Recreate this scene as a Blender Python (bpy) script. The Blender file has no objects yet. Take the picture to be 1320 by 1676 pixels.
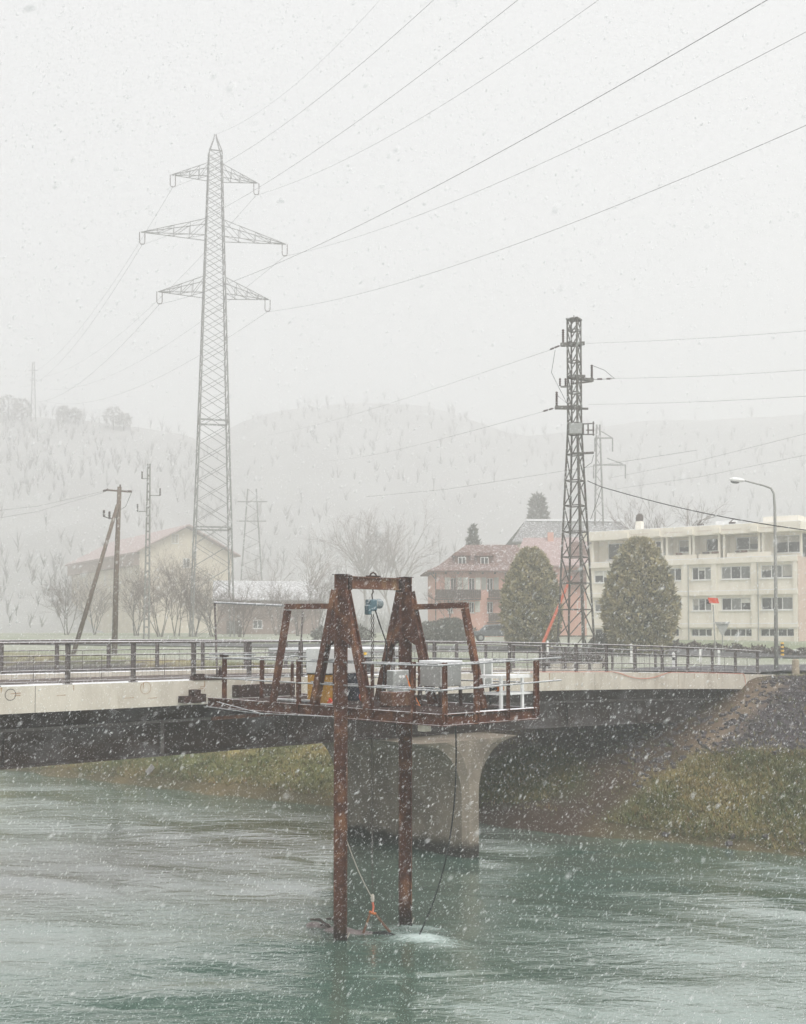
import bpy, math, random
import numpy as np
from mathutils import Vector, Matrix, noise as mnoise
random.seed(7); rng = np.random.default_rng(7)
S = bpy.context.scene; COL = S.collection
R = math.radians
# ------------------------------------------------------------------ camera
EYE = 6.7; PITCH = R(2.5); F = 1900.0; CX = 660.0; CY = 952.04
cam = bpy.data.cameras.new('camera'); cam_o = bpy.data.objects.new('camera', cam); COL.objects.link(cam_o)
cam.sensor_width = 36; cam.sensor_fit = 'AUTO'; cam.lens = 36 * F / 1676; cam.shift_y = (CY - 838) / 1676
cam.dof.use_dof = True; cam.dof.focus_distance = 33; cam.dof.aperture_fstop = 3.4
cam.clip_end = 3000; cam.clip_start = 0.1
cam_o.location = (0, 0, EYE); cam_o.rotation_euler = (R(90) + PITCH, 0, 0)
S.camera = cam_o
# ------------------------------------------------------------------ world, sun, exposure
EXPO = 1.25
w = bpy.data.worlds.new('World'); S.world = w; w.use_nodes = True
nt = w.node_tree; bg = nt.nodes['Background']
sky = nt.nodes.new('ShaderNodeTexSky'); sky.sky_type = 'NISHITA'; sky.sun_disc = False
SUN_EL, SUN_AZ = R(58), R(150)
sky.sun_elevation = SUN_EL; sky.sun_rotation = SUN_AZ
mulS = nt.nodes.new('ShaderNodeMix'); mulS.data_type = 'RGBA'; mulS.blend_type = 'MIX'
mulS.inputs[0].default_value = 0.93          # a closed cloud deck hides nearly all of the blue
mulS.inputs[7].default_value = (3.88, 3.86, 3.79, 1)
nt.links.new(sky.outputs[0], mulS.inputs[6]); nt.links.new(mulS.outputs[2], bg.inputs[0])
bg.inputs[1].default_value = 0.10
sl = bpy.data.lights.new('sun', 'SUN'); sl.energy = 1.5; sl.angle = R(50); sl.color = (1, .97, .93)
so = bpy.data.objects.new('sun', sl); COL.objects.link(so)
sd = Vector((math.sin(SUN_AZ) * math.cos(SUN_EL), math.cos(SUN_AZ) * math.cos(SUN_EL), math.sin(SUN_EL)))
so.rotation_euler = sd.to_track_quat('Z', 'Y').to_euler()
S.view_settings.view_transform = 'Standard'; S.view_settings.look = 'None'
S.view_settings.exposure = EXPO; S.view_settings.gamma = 1; S.view_settings.use_curve_mapping = False
S.render.engine = 'CYCLES'
S.cycles.max_bounces = 8; S.cycles.volume_bounces = 3; S.cycles.diffuse_bounces = 3; S.cycles.glossy_bounces = 3
S.cycles.use_denoising = True
try: S.cycles.denoiser = 'OPENIMAGEDENOISE'
except Exception: pass

# ------------------------------------------------------------------ coordinate helpers
def px(x, y, Y):
    """the place at distance Y that the photo shows at pixel (x, y)"""
    a = (x - CX) / F; b = (CY - y) / F
    dy = math.cos(PITCH) - b * math.sin(PITCH); dz = math.sin(PITCH) + b * math.cos(PITCH)
    return Vector((a / dy * Y, Y, EYE + dz / dy * Y))
BP, BU, BV = Vector((-8.82, 25.4, 0)), Vector((.727, .686, 0)), Vector((.686, -.727, 0))
def B(u, v, z): 
    p = BP + BU * u + BV * v; p.z = z; return p
WATER = 0.12
def ztop(u):
    d = .22 + 7.7e-4 * max(0, u - 6) ** 2 + (1e-4 * min(0, u) ** 2)
    if u > 33: d = .22 + 7.7e-4 * 27 ** 2 + (u - 33) * .02
    return EYE - .97 - d

# ------------------------------------------------------------------ materials
MATS = {}
def mat(name, c1, c2=None, scale=3.0, rough=.8, bump=0.0, bscale=None, snow=0.0, metallic=0.0, spec=.3, c3=None, c3scale=.6, c3lo=.55, c3hi=.7, stretch=(1, 1, 1), snowlo=.55, attr=None):
    m = bpy.data.materials.new(name); m.use_nodes = True
    n = m.node_tree.nodes; L = m.node_tree.links; p = n['Principled BSDF']
    p.inputs['Roughness'].default_value = rough; p.inputs['Metallic'].default_value = metallic
    p.inputs['Specular IOR Level'].default_value = spec
    geo = n.new('ShaderNodeNewGeometry')
    mp = n.new('ShaderNodeMapping'); mp.inputs['Scale'].default_value = stretch
    L.new(geo.outputs['Position'], mp.inputs[0]); vec = mp.outputs[0]
    def nz(sc, det=5, ro=.6):
        t = n.new('ShaderNodeTexNoise'); t.inputs['Scale'].default_value = sc; t.inputs['Detail'].default_value = det
        t.inputs['Roughness'].default_value = ro; L.new(vec, t.inputs['Vector']); return t
    def ramp(src, lo, hi):
        r = n.new('ShaderNodeMapRange'); r.inputs[1].default_value = lo; r.inputs[2].default_value = hi; L.new(src, r.inputs[0]); return r.outputs[0]
    def mix(fac, a, b):
        x = n.new('ShaderNodeMix'); x.data_type = 'RGBA'
        if fac is not None: L.new(fac, x.inputs[0])
        for s, i in ((a, 6), (b, 7)):
            if isinstance(s, tuple): x.inputs[i].default_value = (*s, 1)
            else: L.new(s, x.inputs[i])
        return x.outputs[2]
    if attr:
        at = n.new('ShaderNodeAttribute'); at.attribute_name = attr; base = at.outputs['Color']
        if c2 is not None:
            x = n.new('ShaderNodeMix'); x.data_type = 'RGBA'; x.blend_type = 'MULTIPLY'; x.inputs[0].default_value = 1
            L.new(base, x.inputs[6]); L.new(mix(ramp(nz(scale).outputs[0], .3, .7), c1, c2), x.inputs[7]); base = x.outputs[2]
    elif c2 is not None:
        base = mix(ramp(nz(scale).outputs[0], .35, .65), c1, c2)
    else: base = c1
    if c3 is not None:
        base = mix(ramp(nz(c3scale, 6, .65).outputs[0], c3lo, c3hi), base, c3)
    if snow > 0:
        sp = n.new('ShaderNodeSeparateXYZ'); L.new(geo.outputs['Normal'], sp.inputs[0])
        up = ramp(sp.outputs[2], snowlo, snowlo + .3)
        nn = ramp(nz(5, 6, .7).outputs[0], .62 - snow * .5, .72 - snow * .3)
        mu = n.new('ShaderNodeMath'); mu.operation = 'MULTIPLY'; L.new(up, mu.inputs[0]); L.new(nn, mu.inputs[1])
        base = mix(mu.outputs[0], base, (.82, .83, .86))
    if isinstance(base, tuple): p.inputs['Base Color'].default_value = (*base, 1)
    else: L.new(base, p.inputs['Base Color'])
    if bump > 0:
        b = n.new('ShaderNodeBump'); b.inputs['Strength'].default_value = 1; b.inputs['Distance'].default_value = bump
        L.new(nz(bscale or scale * 3).outputs[0], b.inputs['Height']); L.new(b.outputs[0], p.inputs['Normal'])
    MATS[name] = m; return m
rust = mat('rust', (.105, .037, .021), (.055, .021, .014), 6, .85, .004, 40, snow=.55, c3=(.21, .095, .045), c3scale=2.2, c3lo=.52, c3hi=.68, snowlo=.7)
litsteel = mat('lit_steel', (.16, .145, .14), (.08, .065, .06), 3, .8, .004, 20)  # ledge steel paler than the girder: dust, plus light put into the colour
rust_l = mat('rust_light', (.15, .07, .04), (.10, .042, .026), 5, .85, .004, 40, snow=.5, c3=(.24, .15, .07), c3scale=4, stretch=(1, 1, .3), snowlo=.7)
rust_d = mat('rust_dark', (.05, .022, .017), (.03, .016, .013), 5, .9, .004, 30)
galv = mat('galvanised', (.30, .305, .31), (.22, .225, .23), 8, .5, 0, snow=.5, metallic=.1, snowlo=.3)
railm = mat('bridge_rail_paint', (.15, .13, .125), (.09, .075, .07), 7, .7, .002, 40, snow=.75, snowlo=.55, c3=(.06, .042, .036), c3scale=3)
towerm = mat('tower_steel', (.135, .135, .12), (.09, .08, .07), 3, .7, 0, snow=.2, c3=(.07, .045, .035), c3scale=1.5)
pylonm = mat('pylon_steel', (.24, .24, .235), (.19, .19, .19), 2, .7, 0)
concrete = mat('concrete', (.56, .52, .45), (.46, .42, .36), 2.2, .9, .004, 25, snow=.9, c3=(.30, .25, .19), c3scale=1.6, c3lo=.52, c3hi=.78, snowlo=.6, stretch=(1, 1, .3))
girderm = mat('girder_steel', (.045, .027, .021), (.026, .016, .013), 1.5, .75, .004, 12, c3=(.15, .145, .15), c3scale=.6, c3lo=.47, c3hi=.74, stretch=(1, 1, 1.6))
pierm = mat('pier_concrete', (.235, .20, .16), (.165, .14, .112), 1.6, .9, .006, 18, c3=(.13, .11, .09), c3scale=.8, c3lo=.50, c3hi=.72)
wetm = mat('wet_concrete', (.035, .026, .021), (.022, .017, .015), 3, .5, .01, 15)
wood = mat('pole_wood', (.16, .12, .085), (.10, .075, .06), 3, .9, .004, 20, stretch=(6, 6, .6), snow=.0, c3=(.45, .45, .45), c3scale=9, c3lo=.6, c3hi=.72)
insul = mat('insulator', (.06, .035, .03), None, rough=.4)
white = mat('white_paint', (.78, .78, .77), (.7, .7, .69), 4, .6, snow=.5)
greyp = mat('grey_paint', (.34, .35, .34), (.29, .3, .29), 6, .55, snow=.5)
dark = mat('dark_rubber', (.018, .017, .018), None, rough=.6)
yellowm = mat('yellow_paint', (.52, .27, .03), (.42, .21, .025), 8, .55)
navy = mat('navy_cloth', (.022, .026, .055), (.015, .017, .03), 8, .8)
bluem = mat('hoist_blue', (.09, .16, .19), (.06, .105, .13), 12, .5, snow=.4)
redor = mat('signal_orange', (.75, .085, .03), (.62, .07, .03), 8, .5)
orangep = mat('faded_orange', (.62, .17, .10), (.52, .13, .08), 6, .6)
orange = mat('strap_orange', (.65, .20, .03), (.45, .12, .03), 30, .7)
ropem = mat('rope', (.50, .46, .40), (.36, .32, .28), 30, .9)
chainm = mat('chain', (.07, .05, .042), (.045, .035, .03), 30, .7)
glass = mat('window_glass', (.022, .023, .025), (.055, .057, .06), .35, .15, spec=.35)
blindm = mat('blind_cloth', (.42, .40, .36), (.34, .33, .3), 3, .9)
curtain = mat('curtain_glass', (.22, .225, .225), (.10, .105, .105), .8, .2, spec=.35)
cream = mat('cream_render', (.79, .745, .655), (.74, .695, .60), 1.2, .9, c3=(.62, .56, .46), c3scale=1.2, c3lo=.54, c3hi=.78, stretch=(1, 1, .22))
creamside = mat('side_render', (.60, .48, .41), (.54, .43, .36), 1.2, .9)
pinkw = mat('pink_render', (.66, .39, .32), (.60, .35, .285), .9, .9, c3=(.50, .31, .26), c3scale=.35)
rooft = mat('roof_tiles', (.165, .085, .068), (.105, .058, .05), 2.5, .9, .03, 9, snow=.2, snowlo=.5)
roofp = mat('pale_roof_tiles', (.36, .255, .245), (.30, .21, .20), 1.5, .9, .03, 9, snow=.22, snowlo=.6)
roofs = mat('snowy_roof', (.36, .36, .365), (.26, .26, .265), .8, .9, snow=.3, snowlo=.5)
slate = mat('slate_roof', (.10, .10, .10), (.065, .065, .068), 2, .9, .02, 6, snow=.25, snowlo=.3)
woodd = mat('dark_timber', (.07, .048, .04), (.05, .035, .03), 3, .9)
shutterm = mat('shutter_paint', (.66, .66, .6), (.6, .6, .55), 5, .7)
creamwall = mat('farm_render', (.62, .56, .46), (.52, .46, .38), .6, .9)
barnm = mat('barn_timber', (.30, .22, .19), (.23, .165, .145), 1.2, .9)
asphalt = mat('asphalt', (.085, .082, .088), (.065, .062, .068), 2, .7, c3=(.45, .45, .47), c3scale=.5, c3lo=.58, c3hi=.72, stretch=(.3, 1, 1))
deckm = mat('deck_asphalt', (.11, .085, .075), (.075, .058, .052), 2, .8, c3=(.5, .5, .52), c3scale=.7, c3lo=.55, c3hi=.7)
bark = mat('bark', (.07, .052, .045), (.05, .038, .034), 4, .95)
twig_haze = mat('hazed_twigs', (.25, .205, .195), (.20, .165, .155), 4, .95)  # twigs of the far trees, with extra haze put into the colour
twig = mat('twigs', (.13, .085, .075), (.09, .062, .055), 4, .95)
leafm = mat('foliage', (1, 1, 1), (.7, .7, .7), 1.3, .8, attr='col')
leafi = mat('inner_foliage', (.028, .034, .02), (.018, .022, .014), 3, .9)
stone = mat('stone', (.40, .34, .26), (.30, .25, .19), 9, .9, .01, 20, snow=.5)
hullm = mat('hull', (.27, .235, .23), (.17, .14, .14), 7, .5, c3=(.06, .05, .05), c3scale=3)
foamm = mat('foam', (.72, .76, .76), (.6, .66, .66), 9, .7)
snowm = mat('snow', (.85, .86, .88), (.78, .79, .82), 5, .9)
carm = mat('car_paint', (.10, .11, .12), (.08, .09, .10), 4, .35, spec=.6)
blackp = mat('black_paint', (.02, .02, .02), None, rough=.6)
tracm = mat('pencil_line', (.10, .09, .085), None, rough=.9)
stainm = mat('rust_stain', (.30, .17, .09), (.42, .33, .24), 9, .9)
lampm = mat('lamp_grey', (.33, .33, .315), (.27, .27, .255), 6, .6, snow=.3)

# ------------------------------------------------------------------ object helpers
WM = {}
def _link(o, parent, M):
    COL.objects.link(o); WM[o.name] = M
    if parent is not None:
        o.parent = parent; o.matrix_parent_inverse = WM[parent.name].inverted()
    o.matrix_basis = M
    return o
def tag(o, label=None, cat=None, group=None, kind=None):
    for k, v in (('label', label), ('category', cat), ('group', group), ('kind', kind)):
        if v: o[k] = v
    return o
def thing(name, loc, label, cat, group=None):
    o = bpy.data.objects.new(name, None); o.empty_display_size = .2
    _link(o, None, Matrix.Translation(Vector(loc)))
    return tag(o, label, cat, group)
class MB:
    def __init__(s): s.v = []; s.f = []; s.mi = []
    def quad(s, pts, m=0):
        b = len(s.v); s.v += [tuple(p) for p in pts]; s.f.append(tuple(range(b, b + len(pts)))); s.mi.append(m)
    def obox(s, c, ax, ay, az, m=0):
        """box: centre and three half-axis vectors"""
        c = Vector(c); b = len(s.v)
        for i in (-1, 1):
            for j in (-1, 1):
                for k in (-1, 1): s.v.append(tuple(c + ax * i + ay * j + az * k))
        for q in ((0, 1, 3, 2), (4, 6, 7, 5), (0, 4, 5, 1), (2, 3, 7, 6), (0, 2, 6, 4), (1, 5, 7, 3)):
            s.f.append(tuple(b + t for t in q)); s.mi.append(m)
        return s
    def box(s, x0, x1, y0, y1, z0, z1, m=0):
        return s.obox(((x0 + x1) / 2, (y0 + y1) / 2, (z0 + z1) / 2), Vector(((x1 - x0) / 2, 0, 0)), Vector((0, (y1 - y0) / 2, 0)), Vector((0, 0, (z1 - z0) / 2)), m)
    def beam(s, p, q, wid, hei, up=(0, 0, 1), m=0):
        p = Vector(p); q = Vector(q); d = q - p; L = d.length; d.normalize()
        u = Vector(up)
        if abs(d.dot(u)) > .98: u = Vector((.727, .686, 0))
        x = d.cross(u).normalized(); y = x.cross(d).normalized()
        return s.obox((p + q) / 2, x * wid / 2, y * hei / 2, d * L / 2, m)
    def hbeam(s, p, q, wid, hei, fl, up=(0, 0, 1)):
        """rolled H section: two flanges and a web"""
        p = Vector(p); q = Vector(q); d = q - p; L = d.length; d.normalize(); u = Vector(up)
        x = d.cross(u).normalized(); y = x.cross(d).normalized(); c = (p + q) / 2
        for k in (-1, 1): s.obox(c + y * k * (hei / 2 - fl / 2), x * wid / 2, y * fl / 2, d * L / 2)
        s.obox(c, x * fl * .45, y * (hei / 2 - fl - .001), d * (L / 2 - .001)); return s
    def tube(s, pts, rad, n=6, caps=True, m=0):
        pts = [Vector(p) for p in pts]; b = len(s.v); k = len(pts)
        rads = rad if isinstance(rad, (list, tuple)) else [rad] * k
        pu = None
        for i, p in enumerate(pts):
            d = (pts[min(i + 1, k - 1)] - pts[max(i - 1, 0)]); d = d.normalized() if d.length > 1e-9 else Vector((0, 0, 1))
            if pu is None:
                u = Vector((0, 0, 1)) if abs(d.z) < .9 else Vector((1, 0, 0))
                x = d.cross(u).normalized()
            else: x = (pu - d * pu.dot(d)).normalized()
            pu = x; y = d.cross(x)
            for j in range(n):
                a = 2 * math.pi * j / n; s.v.append(tuple(p + (x * math.cos(a) + y * math.sin(a)) * rads[i]))
        for i in range(k - 1):
            for j in range(n):
                j2 = (j + 1) % n; s.f.append((b + i * n + j, b + i * n + j2, b + (i + 1) * n + j2, b + (i + 1) * n + j)); s.mi.append(m)
        if caps:
            s.f.append(tuple(b + j for j in reversed(range(n)))); s.f.append(tuple(b + (k - 1) * n + j for j in range(n))); s.mi += [m, m]
        return s
    def lathe(s, c, prof, n=10, axis=(0, 0, 1), m=0):
        c = Vector(c); a = Vector(axis).normalized()
        s.tube([c + a * h for h, r in prof], [max(r, .0005) for h, r in prof], n, True, m); return s
    def prism(s, poly, thick, m=0):
        """poly: list of points in one plane, thick: extrusion vector"""
        b = len(s.v); n = len(poly); t = Vector(thick)
        s.v += [tuple(Vector(p)) for p in poly] + [tuple(Vector(p) + t) for p in poly]
        s.f.append(tuple(b + i for i in range(n))); s.f.append(tuple(b + n + i for i in reversed(range(n)))); s.mi += [m, m]
        for i in range(n):
            j = (i + 1) % n; s.f.append((b + j, b + i, b + n + i, b + n + j)); s.mi.append(m)
        return s
    def build(s, name, mats, parent=None, origin=None, smooth=False, bevel=0, fix=True):
        me = bpy.data.meshes.new(name)
        o3 = Vector(origin) if origin is not None else (WM[parent.name].translation.copy() if parent is not None else sum((Vector(v) for v in s.v), Vector()) / len(s.v))
        me.from_pydata([tuple(Vector(v) - o3) for v in s.v], [], s.f)
        mats = mats if isinstance(mats, (list, tuple)) else [mats]
        for m in mats: me.materials.append(m)
        if len(mats) > 1: me.polygons.foreach_set('material_index', s.mi)
        if smooth: me.polygons.foreach_set('use_smooth', [True] * len(me.polygons))
        if fix:
            import bmesh
            bm = bmesh.new(); bm.from_mesh(me); bmesh.ops.recalc_face_normals(bm, faces=bm.faces); bm.to_mesh(me); bm.free()
        me.update()
        o = bpy.data.objects.new(name, me); _link(o, parent, Matrix.Translation(o3))
        if bevel:
            bv = o.modifiers.new('bevel', 'BEVEL'); bv.width = bevel; bv.segments = 1; bv.limit_method = 'ANGLE'
        return o
_unit = {}
def unit_mesh(m, kind):
    k = (m.name, kind)
    if k not in _unit:
        b = MB()
        if kind == 'box': b.box(-.5, .5, -.5, .5, -.5, .5)
        elif kind == 'angle':
            b.box(-.5, .5, -.5, -.36, -.5, .5); b.box(-.5, -.36, -.359, .5, -.5, .5)
        else: b.tube([(0, 0, -.5), (0, 0, .5)], .5, 8)
        me = bpy.data.meshes.new(kind + '_' + m.name); me.from_pydata(b.v, [], b.f); me.materials.append(m); me.update(); _unit[k] = me
    return _unit[k]
def bar(name, p, q, wid, hei, m, parent, kind='box', up=(0, 0, 1)):
    p = Vector(p); q = Vector(q); d = q - p; L = d.length; d.normalize(); u = Vector(up)
    if abs(d.dot(u)) > .98: u = Vector((.727, .686, 0))
    x = d.cross(u).normalized(); y = x.cross(d).normalized(); c = (p + q) / 2
    M = Matrix(((x.x * wid, y.x * hei, d.x * L, c.x), (x.y * wid, y.y * hei, d.y * L, c.y), (x.z * wid, y.z * hei, d.z * L, c.z), (0, 0, 0, 1)))
    return _link(bpy.data.objects.new(name, unit_mesh(m, kind)), parent, M)
def rod(name, p, q, dia, m, parent): return bar(name, p, q, dia, dia, m, parent, 'tube')
def npmesh(name, V_, T_, mats, cols=None, parent=None, smooth=False, origin=(0, 0, 0)):
    V_ = np.asarray(V_, np.float32) - np.asarray(origin, np.float32); T_ = np.asarray(T_, np.int32)
    k = T_.shape[1]; me = bpy.data.meshes.new(name)
    me.vertices.add(len(V_)); me.vertices.foreach_set('co', V_.ravel())
    me.loops.add(T_.size); me.loops.foreach_set('vertex_index', T_.ravel())
    me.polygons.add(len(T_)); me.polygons.foreach_set('loop_start', np.arange(0, T_.size, k, dtype=np.int32))
    me.polygons.foreach_set('loop_total', np.full(len(T_), k, np.int32))
    if smooth: me.polygons.foreach_set('use_smooth', np.ones(len(T_), bool))
    me.update(calc_edges=True)
    if cols is not None:
        ca = me.color_attributes.new('col', 'FLOAT_COLOR', 'POINT'); c4 = np.ones((len(V_), 4), np.float32); c4[:, :3] = cols; ca.data.foreach_set('color', c4.ravel())
    for m in (mats if isinstance(mats, (list, tuple)) else [mats]): me.materials.append(m)
    o = bpy.data.objects.new(name, me); _link(o, parent, Matrix.Translation(Vector(origin))); return o
def sm(a, b, x):
    t = np.clip((np.asarray(x, float) - a) / (b - a), 0, 1); return t * t * (3 - 2 * t)
def fbm(x, y, s, octv=4):
    r = 0.0; a = 1.0; tot = 0.0
    for k in range(octv):
        r += a * mnoise.noise(Vector((x * s, y * s, 3.7 * k))); tot += a; a *= .5; s *= 2.1
    return r / tot

# ------------------------------------------------------------------ ground, hills, water, roads
def bank_d(x, y): return (x + 2.5) * .573 + (y - 44) * .82
def ground_z(x, y, wob=True):
    """height of the land: river bank, plain, gentle rise behind"""
    d = float(bank_d(x, y))
    if wob: d += .9 * fbm(x, y, .13, 3) + .35 * fbm(x, y, .6, 2)
    z = float(np.interp(d, [-14, -3, 0, .6, 3, 6.2, 7.2, 12.0, 12.6, 15], [-2.2, -.8, .0, .45, 1.35, 2.35, 2.6, 4.75, 4.9, 4.9]))
    t = float(sm(2, 22, x))
    rise_l = float(np.interp(y, [62, 112, 170], [0, 1.3, 1.7])); rise_r = float(np.interp(y, [70, 80, 87, 97, 170], [0, .15, .7, 1.12, 1.7]))
    if d > 12: z += rise_l * (1 - t) + rise_r * t
    if wob and d > -1: z += .10 * fbm(x, y, .9, 3) * (1 if d < 14 else .4)
    if d > 13 and x > 10 and y < 51: z += .22 * float(sm(51, 46, y)) * float(sm(16.5, 18.5, x))
    return z
xs = np.unique(np.round(np.concatenate([np.arange(-420, -60, 10), np.arange(-60, -24, 2), np.arange(-24, 26, .4), np.arange(26, 60, 1.5), np.arange(60, 421, 10)]), 3))
ys = np.unique(np.round(np.concatenate([np.arange(-60, 28, 4), np.arange(28, 58, .4), np.arange(58, 112, 1.2), np.arange(112, 200, 4), np.arange(200, 593, 12)]), 3))
nx, ny = len(xs), len(ys)
GV = np.zeros((ny * nx, 3)); GC = np.zeros((ny * nx, 3))
straw, olive, moss, soil, gravel, field, fieldb = [np.array(c) for c in ((.34, .27, .11), (.135, .14, .05), (.085, .13, .045), (.052, .029, .021), (.058, .049, .056), (.22, .25, .16), (.36, .37, .315))]
for j, y in enumerate(ys):
    for i, x in enumerate(xs):
        near = 26 < y < 60 and -26 < x < 28
        GV[j * nx + i] = (x, y, ground_z(x, y))
        d = bank_d(x, y); u = (x - BP.x) * .727 + (y - BP.y) * .686; v = (x - BP.x) * .686 - (y - BP.y) * .727
        n1 = fbm(x, y, .35, 4) if near else fbm(x, y, .05, 4); n2 = fbm(x + 40, y, 1.1, 3) if near else fbm(x + 40, y, .12, 3)
        a = float(sm(-.25, .3, n1 + .4 * n2 - .1)); c = straw * a + olive * (1 - a)
        g = float(sm(.05, .4, n2 - .3 * n1)) * .7; c = c * (1 - g) + moss * g
        bare_soil = float(sm(-9.5, -8, v) * sm(2.2, .2, v + .8 * n1)) * float(sm(13.5, 15.5, u))  # bare brown soil under the bridge, without grass
        c = c * (1 - .93 * bare_soil) + soil * .93 * bare_soil
        pg = .8 * float(sm(2.6, 1.0, math.hypot(x - 4.6, (y - 43.0) * .8) + 1.2 * n1)); c = c * (1 - pg) + (moss * .6 + olive * .4) * pg
        gm = float(sm(6.0, 7.2, d + .7 * n1) * sm(13.6, 12.2, d)) * float(sm(.2, 1.6, v + .6 * n2)) * float(sm(20, 23, u + v))
        gm = max(gm, float(sm(6.8, 8.2, d + .7 * n1) * sm(12.8, 11.8, d) * sm(-8.2, -9.5, v) * sm(-9, -13, x)))
        c = c * (1 - gm) + gravel * gm
        tan = float(sm(1.1, .1, abs(v - .9 + .5 * n2)) * sm(5.8, 7, d) * sm(12.5, 11.5, d)) * .5 if u > 20 else 0
        c = c * (1 - tan) + np.array((.26, .19, .13)) * tan
        wet = float(sm(1.7, .5, d + .6 * n1)); c = c * (1 - .7 * wet) + soil * .7 * wet
        fl = float(sm(13.5, 16, d)); fa = float(sm(-.3, .3, n1)); c = c * (1 - fl) + (field * (1 - fa) + fieldb * fa) * fl
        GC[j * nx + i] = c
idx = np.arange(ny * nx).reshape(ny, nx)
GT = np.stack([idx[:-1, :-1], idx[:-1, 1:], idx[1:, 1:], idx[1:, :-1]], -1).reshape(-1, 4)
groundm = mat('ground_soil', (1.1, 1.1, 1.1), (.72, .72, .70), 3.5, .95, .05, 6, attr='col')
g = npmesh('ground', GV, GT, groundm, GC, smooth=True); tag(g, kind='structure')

V_hill = {}
def hill(name, xa, xb, yb, yc, crest, n=70, m=26, back=60):
    """a hillside rising from distance yb to its crest at yc; crest(px)->pixel row"""
    V_, C_ = [], []; HP_ = V_hill.setdefault(name, [])
    for i in range(n):
        X = xa + (xb - xa) * i / (n - 1)
        pxx = CX + X / yc * F; zc = px(pxx, crest(pxx), yc).z
        for j in range(m + 3):
            if j <= m:
                t = j / m; y = yb + (yc - yb) * t
                base = ground_z(X, yb, False) - .6
                z = base + (zc - base) * (t ** 1.15) + 3.5 * fbm(X, y, .02, 4) * math.sin(math.pi * t) * 1.5 + .8 * fbm(X, y, .15, 2)
            else: y = yc + (j - m) * back / 2; z = zc - (j - m) ** 2 * 4
            V_.append((X, y, z)); HP_.append((X, y, z))
            k = fbm(X, y * 1.6, .03, 5); k2 = fbm(X + 99, y, .16, 3)
            a = float(sm(-.2, .2, .5 * k + 1.1 * k2)); c = np.array((.32, .32, .325)) * a + np.array((.40, .405, .41)) * (1 - a)
            C_.append(c * (.8 + .4 * (k2 + .5)))
    id2 = np.arange(n * (m + 3)).reshape(n, m + 3)
    T_ = np.stack([id2[:-1, :-1], id2[1:, :-1], id2[1:, 1:], id2[:-1, 1:]], -1).reshape(-1, 4)
    o = npmesh(name, V_, T_, groundm, C_, smooth=True); tag(o, kind='structure'); return o
lc = lambda q: float(np.interp(q, [-900, -200, 0, 120, 200, 290, 330, 372, 430, 600], [600, 660, 680, 686, 698, 708, 722, 775, 900, 1040]))
LH = hill('hillside', -300, 0, 205, 360, lc)
mc = lambda q: float(np.interp(q, [-400, 200, 330, 385, 450, 560, 690, 765, 850, 930, 1050, 1200, 1400, 2300], [800, 760, 728, 694, 672, 660, 661, 684, 716, 706, 690, 684, 676, 640]))
MH = hill('hill', -290, 390, 235, 430, mc, 90, 26)

# water: a finely divided sheet with low swells, lines of current and a foam mask
wx = np.unique(np.concatenate([np.arange(-60, -14, 3), np.arange(-14, 14, .16), np.arange(14, 61, 3)])); wy = np.unique(np.concatenate([np.arange(-60, 15, 5), np.arange(15, 34, .16), np.arange(34, 66, .6)]))
WX, WY = np.meshgrid(wx, wy); FLOW = np.array((.80, -.60)); CROSS = np.array((.6, .8))
fs = WX * FLOW[0] + WY * FLOW[1]; fc = WX * CROSS[0] + WY * CROSS[1]
rs = np.random.default_rng(3); WZ = np.full(WX.shape, WATER)
for k in range(26):
    lam = rs.uniform(.7, 5); th = rs.normal(0, .5); ph = rs.uniform(0, 6.28)
    WZ += .0022 * lam ** .6 * np.sin(2 * math.pi / lam * (fs * math.sin(th) * .6 + fc * math.cos(th)) + ph + 1.5 * np.sin(fs * rs.uniform(.2, .7) + rs.uniform(0, 6)))
hc = px(622, 1531, 25.6)
dxh = WX - hc.x; dyh = WY - hc.y; hs = dxh * .93 + dyh * -.37; hcx = dxh * .37 + dyh * .93
WZ += .07 * np.exp(-((hs - 1.2) / .7) ** 2 - ((hcx + .05) / .40) ** 2) * (1 + .5 * np.sin(hs * 7 + 3 * hcx) * np.sin(hcx * 9))
foam = np.exp(-((hs - 1.1) / .75) ** 2 - ((hcx + .1) / .36) ** 2) * 1.1 + .62 * np.exp(-((hs - .4) / 1.5) ** 2 - ((hcx - .75) / .6) ** 2) + .3 * np.exp(-((hs + 1.9) / .8) ** 2 - ((hcx + .3) / .35) ** 2)
for q_, st_, ln_ in ((B(5.28, 5.3, 0), .55, 1.4), (B(7.2, 5.3, 0), .5, 1.2), (B(14.05, .95, 0), .6, 2.2), (px(520, 1516, 26.3), .5, .6)):
    a_ = (WX - q_.x) * .93 + (WY - q_.y) * -.37; c_ = (WX - q_.x) * .37 + (WY - q_.y) * .93
    foam = foam + st_ * np.exp(-((a_ - ln_ * .35) / (ln_ * .5)) ** 2 - (c_ / (.16 + .10 * np.clip(a_, 0, 3))) ** 2)
foam = np.clip(foam, 0, 1); foam += .42 * np.exp(-((hs - .3) / 1.9) ** 2 - (hcx / .8) ** 2); foam[foam < .04] = -.6
wid = np.arange(WX.size).reshape(WX.shape)
WT = np.stack([wid[:-1, :-1], wid[:-1, 1:], wid[1:, 1:], wid[1:, :-1]], -1).reshape(-1, 4)
wm = bpy.data.materials.new('river_water'); wm.use_nodes = True
n = wm.node_tree.nodes; L = wm.node_tree.links; p = n['Principled BSDF']
p.inputs['Specular IOR Level'].default_value = 0
gl = n.new('ShaderNodeBsdfGlossy'); gl.inputs['Roughness'].default_value = .06; lw = n.new('ShaderNodeLayerWeight'); lw.inputs[0].default_value = .5; wmx = n.new('ShaderNodeMixShader')
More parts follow.
